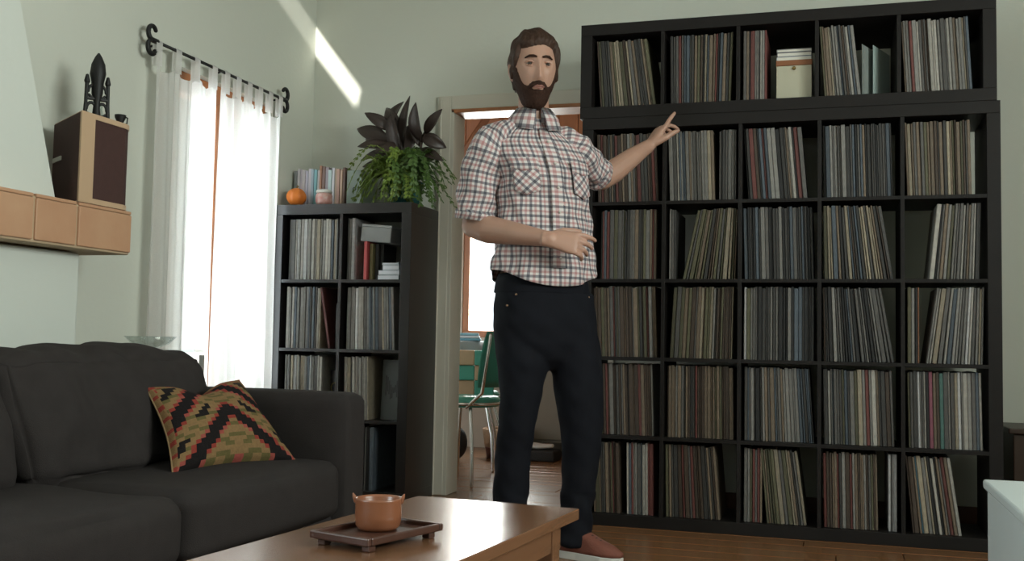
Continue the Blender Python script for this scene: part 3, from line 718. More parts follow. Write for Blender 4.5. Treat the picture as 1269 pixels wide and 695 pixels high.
# console with glass top behind the sofa
cs = thing('glass_console', (-1.46, -1.19, 0), 'glass-topped console table behind the sofa under the window', 'console table')
MB().box(-.10, .10, -.31, .31, .738, .748, .002).build('glass_top', GLASS, cs)
mat('pale_metal', (.5, .5, .5), .3, metal=.6)
for sx_ in (-.095, .095):
    for y_ in (-.30, .30): MB().box(sx_-.008, sx_+.008, y_-.008, y_+.008, 0, .726, .002).build('leg', MATS['pale_metal'], cs)
gbo = thing('glass_bowl', (-1.46, -1.10, .7485), 'clear glass bowl on the console behind the sofa', 'bowl')
MB().lathe([(.02, 0), (.03, .003), (.07, .02), (.10, .05), (.097, .05), (.066, .023), (.025, .008), (.002, .007)], n=28).build('bowl_body', GLASS, gbo, True)

# ------------------------------------------------------------------ sofa
so = thing('sofa', (-.87, -2.3, 0), 'charcoal upholstered sofa with loose back cushions', 'sofa')
SO = (-.87, -2.3)
def cushion(x0, x1, y0, y1, z0, z1, rnd_, puff, seed, name, wr=.006, lean=0.0, n=26):
    r0 = np.random.default_rng(seed); K = r0.normal(size=(7, 3))*(16 if lean else 9); Ph = r0.uniform(0, 6.28, 7)
    mb = MB(); bm = bmesh.new(); bmesh.ops.create_cube(bm, size=2); bmesh.ops.subdivide_edges(bm, edges=bm.edges[:], cuts=n-1, use_grid_fill=True)
    hx, hy, hz = (x1-x0)/2, (y1-y0)/2, (z1-z0)/2
    bm.verts.index_update(); vs = []
    for v in bm.verts:
        p = np.array(v.co); h = np.array((hx, hy, hz)); q = p*h
        core = np.clip(q, -(h-rnd_), h-rnd_); d = q-core; L_ = np.linalg.norm(d)
        if L_ > 1e-9: q = core+d/L_*min(rnd_, max(abs(d)))
        b = (1-p[0]**2)*(1-p[1]**2) if abs(p[2]) > .98 else ((1-p[1]**2)*(1-p[2]**2) if abs(p[0]) > .98 else (1-p[0]**2)*(1-p[2]**2))
        nrm = p*(np.abs(p) > .98); q = q+nrm*puff*max(0, b)**.6*np.array((1, .4, 1))
        w_ = sum(math.sin(K[i] @ q+Ph[i]) for i in range(7))/7*wr
        q = q+nrm*w_
        q[0] -= lean*(q[2]+hz)
        vs.append((q[0]+(x0+x1)/2-SO[0], q[1]+(y0+y1)/2-SO[1], q[2]+(z0+z1)/2))
    mb.add(vs, [[v.index for v in f.verts] for f in bm.faces]); bm.free()
    return mb.build(name, SOFA, so, True)
def sb(x0, x1, y0, y1, z0, z1, bev, nm): return MB().box(x0-SO[0], x1-SO[0], y0-SO[1], y1-SO[1], z0, z1, bev).build(nm, SOFA, so, False)
sb(-1.30, -.47, -3.28, -1.32, .07, .225, .012, 'base')
cushion(-1.32, -1.16, -3.28, -1.34, .08, .60, .03, .004, 4, 'back_frame', .002, n=14)
cushion(-1.30, -.425, -1.475, -1.318, .07, .62, .035, .006, 5, 'arm', .002, n=22)
cushion(-1.30, -.425, -3.44, -3.28, .07, .62, .035, .006, 6, 'arm', .002, n=14)
cushion(-1.15, -.435, -2.315, -1.478, .225, .405, .04, .014, 7, 'seat_cushion', .010)
cushion(-1.15, -.435, -3.275, -2.325, .225, .405, .05, .016, 8, 'seat_cushion', .014)
cushion(-1.10, -.84, -2.40, -1.50, .40, .74, .06, .035, 9, 'back_cushion', .034, .35, n=52)
cushion(-1.10, -.84, -3.27, -2.41, .40, .74, .06, .035, 10, 'back_cushion', .045, .35)
for x_ in (-1.24, -.53):
    for y_ in (-3.2, -1.42): MB().lathe([(.018, 0), (.02, .003), (.026, .068), (.02, .072)], (x_-SO[0], y_-SO[1], 0), 12).build('leg', mat('dark_leg_wood', (.03, .018, .01), .4), so)

# kilim pillow
BL, BR = np.array((-.70, -2.02, .425)), np.array((-.545, -1.585, .425))
TL, TR = np.array((-.885, -1.905, .66)), np.array((-.80, -1.525, .675))
def kilim(u, v):
    a, b = abs(u-.5)*2, v
    n = 26; ui, vi = math.floor(u*n)/n, math.floor(v*n)/n; au = abs(ui+.5/n-.5)*2
    d1 = (au*.95+vi*1.3) % 1.0
    z = abs(((au*1.15)+(vi*1.75)+10.62) % 1.0-.5)*2
    BLK, RED, TAN, OLI, PNK = (.012, .010, .010), (.21, .036, .027), (.19, .118, .055), (.10, .082, .032), (.25, .060, .048)
    if v > .93 or u < .03 or u > .97: return TAN if (math.floor(v*22)+math.floor(u*22)) % 3 else RED
    if z < .30: return BLK
    if z < .46: return RED if math.floor(vi*13) % 3 else PNK
    if z < .80: return TAN if math.floor(vi*26) % 4 else OLI
    if au > .30 and .3 < (vi*3) % 1 < .75: return BLK
    return OLI if math.floor(vi*26) % 2 else TAN
pl = MB(); n = 78; N2 = []
ctr = (BL+BR+TL+TR)/4; nrm = np.cross(BR-BL, TL-BL); nrm /= np.linalg.norm(nrm)
if nrm[0] < 0: nrm = -nrm
def psurf(u, v, sg):
    pu = .5+(u-.5)*(1-.10*math.sin(math.pi*v)); pv = .5+(v-.5)*(1-.10*math.sin(math.pi*u))
    p = (BL*(1-pu)+BR*pu)*(1-pv)+(TL*(1-pu)+TR*pu)*pv
    th = .078*(math.sin(math.pi*min(1, max(0, u)))*math.sin(math.pi*min(1, max(0, v))))**.42
    p = p+np.array((-.01, -.02, -.055))*math.exp(-((u-.47)/.16)**2)*v**5
    return p+nrm*th*sg*(1.0 if sg > 0 else .75)
vs = [psurf(i/n, j/n, 1) for j in range(n+1) for i in range(n+1)]
o_ = len(vs); vs += [psurf(i/n, j/n, -1) for j in range(n+1) for i in range(n+1)]
mn = min(v[2] for v in vs); vs = [v+np.array((0, 0, .408-mn)) for v in vs]
pl.v = [tuple(v) for v in vs]
for j in range(n):
    for i in range(n):
        a = j*(n+1)+i; pl.f.append((a, a+1, a+n+2, a+n+1)); pl.c.append(kilim((i+.5)/n, (j+.5)/n))
        a += o_; pl.f.append((a, a+n+1, a+n+2, a+1)); pl.c.append((.02, .018, .016))
for i in range(len(pl.v)): pl.v[i] = tuple(np.array(pl.v[i])-np.array((ctr[0], ctr[1], .41)))
pil = thing('throw_pillow', (ctr[0], ctr[1], .41), 'kilim throw pillow with red, tan and black zigzags on the sofa', 'pillow')
pl.build('pillow_cover', KILIM, pil, True)
pp = [psurf(u, v, 0)-np.array((ctr[0], ctr[1], .41))+np.array((0, 0, .408-mn)) for u, v in [(0, t) for t in np.linspace(0, 1, 8)]+[(t, 1) for t in np.linspace(0, 1, 10)]+[(1, t) for t in np.linspace(1, 0, 8)]]
MB().tube([p for i, p in enumerate(pp) if i == 0 or np.linalg.norm(p-pp[i-1]) > 1e-4], .003, 6).build('piping', mat('tan_piping', (.2, .13, .06), .8), pil, True)

# ------------------------------------------------------------------ coffee table, tray, cup
ct = thing('coffee_table', (.477, -1.975, 0), 'low wooden coffee table with a glossy brown top', 'table', rz=-math.radians(5))
MB().box(-.46, 0, -1.25, 0, .352, .38, .003).build('table_top', TABLEWOOD, ct)
for x0, x1, y0, y1 in ((-.43, -.03, -.075, -.055), (-.43, -.03, -1.195, -1.175)): MB().box(x0, x1, y0, y1, .285, .352, .002).build('apron', TABLEWOOD, ct)
for x0 in (-.43, -.05): MB().box(x0, x0+.02, -1.19, -.06, .285, .352, .002).build('apron', TABLEWOOD, ct)
for x0 in (-.435, -.075):
    for y0 in (-.125, -1.2): MB().box(x0, x0+.05, y0, y0+.05, 0, .352, .003).build('leg', TABLEWOOD, ct)
ty = thing('tray', (.187, -2.575, .3805), 'small dark wooden tray with raised rim on the coffee table', 'tray', rz=math.radians(-17))
TRAYM = mat('tray_wood', (.055, .022, .014), .35, .3, 6, stretch=(1, 6, 1))
MB().box(-.072, .072, -.115, .115, .012, .020, .002).build('tray_bed', TRAYM, ty)
for nm, b in (('rim', (-.080, .080, .108, .120)), ('rim', (-.080, .080, -.120, -.108)), ('rim', (-.080, -.070, -.108, .108)), ('rim', (.070, .080, -.108, .108))):
    MB().box(*b, .014, .030, .003).build(nm, TRAYM, ty)
for sx_ in (-.06, .06):
    for sy_ in (-.095, .095): MB().box(sx_-.01, sx_+.01, sy_-.01, sy_+.01, 0, .012, .002).build('foot', TRAYM, ty)
cu = thing('ceramic_cup', (.178, -2.555, .4010), 'orange-brown glazed ceramic cup on the dark wooden tray', 'cup')
CUPM = mat('orange_brown_glaze', (.18, .060, .026), .3, .3, 8, .05, 30, col2=(.24, .092, .045), coat=.3)
MB().lathe([(.03, 0), (.040, .001), (.047, .010), (.049, .030), (.0485, .062), (.049, .066), (.0465, .066), (.044, .060), (.044, .014), (.003, .010)], n=36).build('cup_body', CUPM, cu, True)
for an in (math.radians(197), math.radians(17)):
    c_, s_ = math.cos(an), math.sin(an)
    MB().tube([(.047*c_, .047*s_, .058), (.052*c_, .052*s_, .068), (.054*c_, .054*s_, .073)], [.006, .004, .002], 8, round_ends=True).build('rim_point', CUPM, cu, True)

# white cabinet and dark cabinet at the right
wc = thing('white_cabinet', (1.64, -2.61, 0), 'low white laminate cabinet in front of the record shelf', 'cabinet')
MB().box(-.255, .26, -.24, .24, 0, .53, .004).build('cabinet_body', WHITE, wc)
MB().box(-.262, .265, -.246, .246, .532, .55, .004).build('cabinet_top', WHITE, wc)
MB().box(-.245, .25, -.252, -.241, .03, .515, .003).build('door', WHITE, wc)
dc = thing('dark_cabinet', (2.1, .36, 0), 'low dark brown wooden cabinet beyond the record shelf by the wall', 'cabinet')
DB = mat('dark_brown_wood', (.035, .018, .010), .4, .3, 6)
MB().box(-.29, .30, -.18, .18, .0, .462, .004).build('cabinet_body', DB, dc); MB().box(-.31, .32, -.20, .19, .464, .487, .004).build('cabinet_top', DB, dc)
MB().box(-.24, .0, -.19, -.181, .05, .43, .003).build('door', REDWOOD, dc); MB().box(.01, .25, -.19, -.181, .05, .43, .003).build('door', REDWOOD, dc)

# ------------------------------------------------------------------ dining room through the doorway
DY = 3.05
struct(slab_with_holes(MB(), 'y', DY, DY+.1, -3.1, 1.7, 0, CZ, [(-1.66, -1.06, .84, 2.0)]).build('wall_dining_back', mat('dining_plaster', (.50, .42, .34), .8)))
struct(MB().box(-3.1, -3.0, WY+.13, DY, 0, CZ).build('wall_dining_left', WALL))
struct(MB().box(1.6, 1.7, WY+.13, DY, 0, CZ).build('wall_dining_right', WALL))
dcg = struct(MB().box(-3.1, 1.7, WY+.13, DY+.1, CZ-.1, CZ).build('ceiling_dining', ORANGEWOOD))
pw = struct(MB().box(-3.0, 1.6, DY-.012, DY, 2.02, CZ-.1).build('wall_dining_panel', REDWOOD))
xk = -3.0; pmesh = {}
me_pl = MB().box(0, .146, 0, .014, 0, CZ-.1-2.02, .002).mesh('plank', ORANGEWOOD)
while xk < 1.55:
    o = link('plank', me_pl, pw); o.location = (xk, DY-.026, 2.02); xk += .15
# sloping wooden brace seen above the shoulder
br = thing('wooden_brace', (-1.35, 2.6, 2.0), 'sloping orange wooden brace under the dining room ceiling', 'beam')
MB().tube([(-.42, 0, -.18), (.30, 0, .87)], [(.05, .03)]*2, 4, sx=(0, 1, 0)).build('brace', mat('brace_wood', (.20, .07, .025), .5, .2), br)
MB().box(-1.6, 2.9, -.05, .05, .80, .90, .006).build('ceiling_beam', ORANGEWOOD, br)
window('window_3', 'y', DY+.01, -1.66, -1.06, .84, 2.0, [], ORANGEWOOD, fw=.05)

TB = thing('dining_table', (-1.66, 2.32, 0), 'round dining table with chrome pedestal in the next room', 'table')
MB().lathe([(.01, .775), (.44, .775), (.45, .782), (.45, .798), (.44, .805), (.01, .805)], n=40).build('table_top', mat('white_table', (.62, .62, .62), .4), TB)
MB().lathe([(.04, .03), (.035, .06), (.035, .775)], n=20).build('pedestal', CHROME, TB, True)
MB().lathe([(.01, 0), (.26, 0), (.265, .012), (.20, .03), (.05, .045), (.01, .045)], n=32).build('pedestal_base', CHROME, TB, True)
tcl = thing('tablecloth', (-1.66, 2.32, .8055), 'white and blue cloth draped over the dining table', 'tablecloth')
R = []
for rr, z in ((.005, .004), (.2, .004), (.44, .004), (.462, -.004), (.468, -.05), (.472, -.11)):
    R.append([((rr+(.012*math.sin(q*14) if z < -.02 else 0))*math.cos(q), (rr+(.012*math.sin(q*14) if z < -.02 else 0))*math.sin(q), z) for q in np.linspace(0, 2*math.pi, 84, endpoint=False)])
MB().rings(R, cap=False).build('cloth', mat('blue_white_cloth', (.62, .64, .66), .8, .2, 9, col2=(.34, .50, .60)), tcl, True)
fc = thing('folded_cloth', (-1.34, 2.20, .8100), 'blue and white folded cloth lying on the dining table', 'cloth', rz=.3)
for k in range(3): MB().box(-.11+.006*k, .12-.008*k, -.09, .09-.006*k, .018*k, .018*k+.017, .006).build('fold', mat('fold_%d' % k, ((.16, .36, .46), (.62, .66, .70), (.24, .45, .55))[k], .85), fc)
def diner_chair(loc, rz, label, checker=False):
    t = thing('diner_chair', loc, label, 'chair', 'chairs in the dining room', rz)
    MB().lathe([(.01, .435), (.19, .435), (.205, .445), (.205, .475), (.19, .492), (.01, .498)], n=32).build('seat', TEAL, t, True)
    MB().tube([(.207*math.cos(q), .207*math.sin(q), .455) for q in np.linspace(0, 2*math.pi, 40)], .009, 8).build('seat_band', CHROME, t, True)
    for sx_ in (-.15, .15):
        for sy_ in (-.14, .15): MB().tube([(sx_*.8, sy_*.8, .44), (sx_*1.12, sy_*1.12, .22), (sx_*1.2, sy_*1.2, .008)], .010, 8, round_ends=True).build('leg', CHROME, t, True)
    for sx_ in (-.155, .155): MB().tube([(sx_, .12, .44), (sx_, .22, .52), (sx_, .27, .84)], .010, 8, round_ends=True).build('back_post', CHROME, t, True)
    if not checker:
        R = []
        for z in np.linspace(.55, .86, 9):
            k = (z-.55)/.31; yy = .225+.055*k; w_ = .185*(1-.12*abs(2*k-1)**3); th = .022*(1-.5*abs(2*k-1)**4)
            R.append([(w_*math.cos(q), yy+th*math.sin(q)-.03*(math.cos(q)**2), z) for q in np.linspace(0, 2*math.pi, 24, endpoint=False)])
        MB().rings(R).build('backrest', TEAL, t, True)
    else:
        for i in range(3):
            for j in range(3):
                MB().box(-.18+.12*i, -.06+.12*i, .235+.012*j, .26+.012*j, .475+.092*j, .567+.092*j, .006).build('back_panel', (TEAL, TANV)[(i+j) % 2], t)
    return t
diner_chair((-.93, 1.10, 0), math.radians(-105), 'teal vinyl diner chair with chrome legs just inside the doorway')
diner_chair((-1.14, 1.74, 0), math.radians(195), 'diner chair with checkered green and tan back at the table', True)
bk = thing('basket', (-1.10, 2.45, 0), 'low round tan basket with dark red base by the dining wall', 'basket')
MB().lathe([(.01, 0), (.13, 0), (.145, .07), (.147, .075)], n=28).build('base', mat('dark_red_base', (.07, .012, .01), .5), bk, True)
MB().lathe([(.147, .076), (.16, .16), (.165, .20), (.155, .205), (.150, .19), (.135, .09), (.01, .085)], n=28).build('weave', mat('tan_weave', (.40, .25, .15), .7, .2, 60, .4, 120), bk, True)
bg = thing('black_bag', (-1.40, 2.10, 0), 'black bag slumped on the dining room floor', 'bag'); bg.scale = (.8, .7, .72)
cq = MB(); R = []
for th in np.linspace(.1, math.pi-.1, 12):
    R.append([(.17*math.sin(th)**.7*math.cos(q), .12*math.sin(th)**.7*math.sin(q), .17-.169*math.cos(th)*(1 if th > 1.57 else 1.0)) for q in np.linspace(0, 2*math.pi, 24, endpoint=False)])
mn_ = min(p[2] for r_ in R for p in r_); R = [[(p[0], p[1], p[2]-mn_) for p in r_] for r_ in R]
cq.rings(R).build('bag_body', mat('black_nylon', (.012, .011, .012), .6, .2, 20, .2), bg, True)
MB().tube([(-.07, 0, .30), (-.06, 0, .40), (.06, 0, .40), (.07, 0, .30)], .010, 8).build('handle', mat('black_strap', (.01, .01, .01), .7), bg, True)
sd = thing('sideboard', (-.72, 2.82, 0), 'low taupe sideboard against the dining room wall', 'sideboard')
TAUPE = mat('taupe_paint', (.20, .165, .125), .6, .1)
MB().box(-.46, .46, -.19, .19, .10, .70, .005).build('cabinet_body', TAUPE, sd); MB().box(-.48, .48, -.21, .20, .701, .725, .004).build('cabinet_top', TAUPE, sd)
for x0 in (-.45, .005): MB().box(x0, x0+.445, -.203, -.191, .12, .68, .004).build('door', TAUPE, sd)
for sx_ in (-.42, .42):
    for sy_ in (-.15, .15): MB().box(sx_-.02, sx_+.02, sy_-.02, sy_+.02, 0, .10, .003).build('leg', TAUPE, sd)
mb_ = thing('floor_basket', (-.88, 2.40, 0), 'dark flat basket with a white towel before the sideboard', 'basket')
MB().box(-.17, .17, -.10, .10, 0, .075, .012).build('basket_body', mat('black_wicker', (.015, .012, .010), .7, .3, 60, .4, 120), mb_)
MB().tube([(-.14, 0, .085), (-.05, .01, .10), (.05, -.01, .095), (.13, 0, .10)], [(.016, .06), (.022, .07), (.018, .07), (.012, .06)], 12, round_ends=True, sx=(0, 0, 1)).build('towel', mat('white_towel', (.6, .57, .52), .9), mb_, True)

# ------------------------------------------------------------------ the man
PE = thing('person', (.0369, -.8205, 0), 'bearded person in plaid shirt and dark jeans gesturing at the record shelf', 'person', rz=_yaw)
TH = math.radians(24)                   # torso turned towards the shelf
def tor(z, cx, cy, a, b, n=48, th=TH, p=2.3):
    r_ = []
    for q in np.linspace(0, 2*math.pi, n, endpoint=False):
        cq_, sq_ = math.cos(q), math.sin(q)
        x_ = a*math.copysign(abs(cq_)**(2/p), cq_); y_ = b*math.copysign(abs(sq_)**(2/p), sq_)
        r_.append((cx+x_*math.cos(th)-y_*math.sin(th), cy+x_*math.sin(th)+y_*math.cos(th), z))
    return r_
RS, RE, RW = (-.190, -.055, 1.545), (-.247, -.035, 1.235), (.030, -.245, 1.168)
LS, LE, LW = (.125, .055, 1.545), (.250, .235, 1.462), (.462, .375, 1.632)
HC = np.array((-.034, -.025, 1.835)); HYAW = math.radians(11)
def hand(mb, Wp, d, nrm_, left, curls, thumb_open=.7, spread=1.0):
    d = np.array(d, float); d /= np.linalg.norm(d); n_ = np.array(nrm_, float); n_ -= d*(n_ @ d); n_ /= np.linalg.norm(n_)
    s = np.cross(n_, d) if left else np.cross(d, n_); Wp = np.array(Wp, float)
    P = lambda a, b, c: Wp+d*a+s*b+n_*c
    R = []
    for a, hw, ht, of in ((-.03, .028, .021, 0), (0, .030, .020, 0), (.03, .038, .019, .002), (.06, .043, .017, 0), (.088, .043, .014, -.003), (.100, .038, .010, -.004)):
        R.append([P(a, of+hw*math.copysign(abs(math.cos(q))**.8, math.cos(q)), ht*math.copysign(abs(math.sin(q))**.8, math.sin(q))) for q in np.linspace(0, 2*math.pi, 20, endpoint=False)])
    mb.rings(R)
    for i, (off, L_) in enumerate(((.033, .076), (.011, .084), (-.012, .078), (-.034, .062))):
        c1, c2, c3 = curls[i]; p0 = P(.080, off, 0); p = P(.094, off*1.04, 0); ang = 0; pts = [p0, p]; fan = off*3.2*spread
        for seg, c_ in zip((.46, .30, .24), (c1, c2, c3)):
            ang += c_; v = d*math.cos(ang)+n_*math.sin(ang)+s*fan*.35; v /= np.linalg.norm(v)
            p = p+v*L_*seg; pts.append(p)
        mb.tube(pts, [.0105, .0105, .0098, .0088, .0076], 10, round_ends=True)
    t0 = P(.012, .022, .006); v1 = d*.62+s*thumb_open+n_*.30; v1 /= np.linalg.norm(v1)
    v2 = d*.85+s*thumb_open*.5+n_*.30; v2 /= np.linalg.norm(v2)
    a1 = t0+v1*.045; a2 = a1+v2*.036; a3 = a2+v2*.026+n_*.004
    mb.tube([t0, a1, a2, a3], [.017, .0135, .0115, .009], 10, round_ends=True)
body = MB()
# torso core, hips, legs (slimmer than the clothes)
body.rings([tor(z, cx, 0, a, b) for z, cx, a, b in ((.86, .02, .145, .095), (.95, .012, .150, .10), (1.05, .010, .145, .095), (1.2, .008, .145, .095), (1.35, .002, .150, .10), (1.46, -.010, .150, .098), (1.54, -.022, .145, .08), (1.60, -.03, .09, .06))])
body.tube([(-.030, .02, 1.56), (-.031, .012, 1.64), (-.033, .0, 1.72), (-.034, -.005, 1.80)], [.070, .060, .058, .06], 20)
body.tube([RS, ((RS[0]+RE[0])/2-.005, -.05, 1.39), RE], [.058, .050, .046], 16, round_ends=True)
body.tube([RE, (-.19, -.085, 1.216), (-.08, -.17, 1.192), RW], [.048, .052, .040, .027], 18, round_ends=True)
body.tube([(LS[0]-.01, LS[1], LS[2]-.012), (.19, .15, 1.50), LE], [.040, .044, .044], 16, round_ends=True)
body.tube([LE, (.30, .27, 1.500), (.385, .325, 1.572), LW], [.045, .048, .039, .026], 18, round_ends=True)
hand(body, RW, (.96, -.05, -.13), (.05, 1, -.35), False, [(.25, .35, .25), (.45, .45, .3), (.6, .5, .35), (.75, .5, .4)], .55)
hand(body, LW, (.50, .30, .80), (.80, .35, -.55), True, [(-.05, .08, .05), (.55, .55, .35), (.75, .65, .4), (.9, .7, .4)], .45)
LEGR = [(.93, -.070, -.03, .085), (.72, -.058, -.035, .078), (.572, -.065, -.04, .056), (.40, -.085, -.02, .052), (.23, -.092, -.01, .042), (.08, -.094, .0, .040)]
LEGL = [(.93, .105, .03, .085), (.72, .148, .035, .080), (.55, .166, .03, .060), (.35, .168, .035, .052), (.20, .158, .04, .042), (.08, .150, .04, .040)]
for lg, toe in ((LEGR, (-.13, -.17)), (LEGL, (.285, -.06))):
    body.tube([(x_, y_, z) for z, x_, y_, r_ in lg], [q[3] for q in lg], 18, round_ends=True)
    body.tube([(lg[-1][1], lg[-1][2]+.02, .055), (lg[-1][1]*.45+toe[0]*.55, lg[-1][2]*.45+toe[1]*.55, .040)], [.030, .022], 14, round_ends=True)
# head
def head_pts(extra=None, nth=56, nph=72, t0=.03, t1=math.pi-.03):
    G = lambda v, s_: math.exp(-(v/s_)**2)
    R = []
    for th in np.linspace(t0, t1, nth):
        ring = []
        for ph in np.linspace(-math.pi, math.pi, nph, endpoint=False):
            ux, uy, uz = math.sin(th)*math.sin(ph), -math.sin(th)*math.cos(ph), math.cos(th)
            x_, y_, z_ = .083*ux, .105*uy, .143*uz
            lo = max(0, -uz)
            x_ *= 1-.15*lo**2.0
            if uy < 0: y_ *= .95-.04*lo
            else: y_ *= 1-.45*lo**1.2
            y_ += -.012*lo**2+.008*max(0, uz)
            front = max(0, -uy)**.5 if uy < 0 else 0
            if front > 0:
                ax_ = abs(x_)
                y_ -= front*(.026*G(x_, .0115)*G(z_+.052, .022)+.012*G(x_, .010)*G(z_+.015, .03))
                y_ -= front*.008*G(ax_-.012, .008)*G(z_+.058, .010)
                y_ += front*.015*G(ax_-.033, .017)*G(z_-.003, .014)
                y_ -= front*.005*G(ax_-.034, .022)*G(z_-.026, .010)
                y_ -= front*.004*G(ax_-.042, .016)*G(z_+.035, .018)
                y_ -= front*.007*G(x_, .022)*G(z_+.084, .006)
                y_ -= front*.007*G(x_, .020)*G(z_+.098, .007)
                y_ += front*.004*G(x_, .024)*G(z_+.0905, .0035)
                y_ -= front*.008*G(x_, .022)*G(z_+.130, .016)
            if extra:
                k = extra(ux, uy, uz, x_, y_, z_); L_ = math.sqrt(x_*x_+y_*y_+z_*z_)
                f_ = (L_+k)/L_; x_, y_, z_ = x_*f_, y_*f_, z_*f_
            c_, s_ = math.cos(HYAW), math.sin(HYAW)
            ring.append((HC[0]+x_*c_-y_*s_, HC[1]+x_*s_+y_*c_, HC[2]+z_))
        R.append(ring)
    return R
def hp(x_, y_, z_):
    c_, s_ = math.cos(HYAW), math.sin(HYAW); return (HC[0]+x_*c_-y_*s_, HC[1]+x_*s_+y_*c_, HC[2]+z_)
body.rings(head_pts())
for sgn in (-1, 1):
    body.tube([hp(sgn*.080, .012, -.040), hp(sgn*.088, .016, -.015), hp(sgn*.090, .018, .012)], [(.010, .014), (.010, .018), (.008, .013)], 12, round_ends=True)
bo = baked(body, 'body', SKIN, PE, voxel=.0042, sm=4)
# hair and beard
def nz(a, b, c): return math.sin(a*3.1+math.sin(b*2.3)*1.3)*math.sin(c*2.7+b)*.5+math.sin(a*7.3+c*5.1)*.3
def hair_k(ux, uy, uz, x_, y_, z_):
    ax_ = abs(x_)
    line = .066+.006*math.sin(x_*45+.6)-.075*max(0, min(1, (ax_-.060)/.018))
    if uy < -.30: edge = z_-line
    else:
        s_ = min(1, (uy+.30)/.55); edge = z_-(min(line, .0)*(1-s_)-.085*s_)
        if ax_ > .066 and uy < .02: edge = max(edge, min(z_+.030, .02))
    if abs(uy-.14) < .16 and ax_ > .06 and z_ < .012: edge = -.01          # clear of the ears
    k = max(-1, min(1, edge/.010))
    if k <= 0: return -.012
    t_ = .009+.030*max(0, uz)*abs(ux)*(1.2-max(0, uz))+.002*max(0, uz)**.7+.010*max(0, -uy)*max(0, uz)+.011*max(0, ux+.1)*max(0, uz)*(1-.5*max(0, uz))
    comb = math.sin((x_*1.0+y_*.55)*330+4*math.sin(z_*45))*.0032+math.sin((x_*.8-y_*.4+z_*.3)*150)*.0036
    tuft = .007*max(0, math.sin(x_*85+.4))*max(0, -uy+.15)*max(0, uz)
    comb *= min(1, (1-uz)*8); tuft *= min(1, (1-uz)*5)
    return t_*k+comb*k+tuft
baked(MB().rings(head_pts(hair_k, 110, 150)), 'hair', HAIR, PE, sm=1)
def beard_k(ux, uy, uz, x_, y_, z_):
    if uy > .22: return -.012
    ax_ = abs(x_)
    top_ = -.0665+.010*math.exp(-((ax_-.012)/.010)**2)*0-.012*max(0, min(1, (ax_-.024)/.012))+.075*max(0, min(1, (ax_-.040)/.036))**2.0
    if uy > -.25: top_ = .0
    e = top_-z_
    mouth = (x_/.020)**2+((z_+.0905)/.0068)**2
    k = min(e/.009, (mouth-1)*1.0, (.22-uy)/.1)
    k = max(-1, min(1, k))
    if k <= 0: return -.010
    side = max(0, min(1, (ax_-.045)/.03))
    return k*(.0060-.003*side+.017*max(0, min(1, (-z_-.095)/.04)))+.0016*nz(x_*130, y_*130, z_*130)
baked(MB().rings(head_pts(beard_k, 110, 140)), 'beard', BEARD, PE, sm=1)
EYEW = mat('eye_white', (.20, .17, .15), .3, .02); IRIS = mat('dark_iris', (.03, .02, .014), .15, .1); LIP = mat('lip', (.27, .115, .092), .45, .1)
def ball(c_, r_, nm, m, par, n=14, sc=(1, 1, 1)):
    R = [[(c_[0]+sc[0]*r_*math.sin(t)*math.cos(q), c_[1]+sc[1]*r_*math.sin(t)*math.sin(q), c_[2]+sc[2]*r_*math.cos(t)) for q in np.linspace(0, 2*math.pi, n, endpoint=False)] for t in np.linspace(.08, math.pi-.08, n//2+2)]
    return MB().rings(R).build(nm, m, par, True)
for sgn in (-1, 1):
    e = ball(hp(sgn*.0335, -.0745, .001), .0125, 'eye', EYEW, PE)
    ball(hp(sgn*.0335, -.0820, -.0005), .0078, 'iris', IRIS, e)
    for zt, nm_ in ((.0064, 'eyelid'), (-.0088, 'lower_eyelid')):
        MB().tube([hp(sgn*.0205, -.0850, zt*.55), hp(sgn*.0275, -.0893, zt), hp(sgn*.0335, -.0900, zt*1.12), hp(sgn*.0405, -.0868, zt), hp(sgn*.0470, -.0795, zt*.4)], [(.0032, .0042), (.0038, .0046), (.004, .0048), (.0038, .0046), (.003, .004)] if zt > 0 else [.0018, .0022, .0024, .0022, .0018], 8, round_ends=True).build(nm_, SKIN, PE, True)
    MB().tube([hp(sgn*.0135, -.1020, .0215), hp(sgn*.024, -.1020, .0245), hp(sgn*.037, -.0955, .0255), hp(sgn*.051, -.0820, .0195)], [(.0040, .004), (.0048, .004), (.0044, .004), (.0026, .003)], 8, round_ends=True).build('eyebrow', BEARD, PE, True)
MB().tube([hp(-.019, -.0985, -.0905), hp(-.008, -.1060, -.0865), hp(0, -.1062, -.0878), hp(.008, -.1060, -.0865), hp(.019, -.0985, -.0905)], [.0015, .0028, .0026, .0028, .0015], 8, round_ends=True).build('lip', LIP, PE, True)
MB().tube([hp(-.018, -.0985, -.0915), hp(0, -.1055, -.0965), hp(.018, -.0985, -.0915)], [.0015, .0036, .0015], 8, round_ends=True).build('lip', LIP, PE, True)

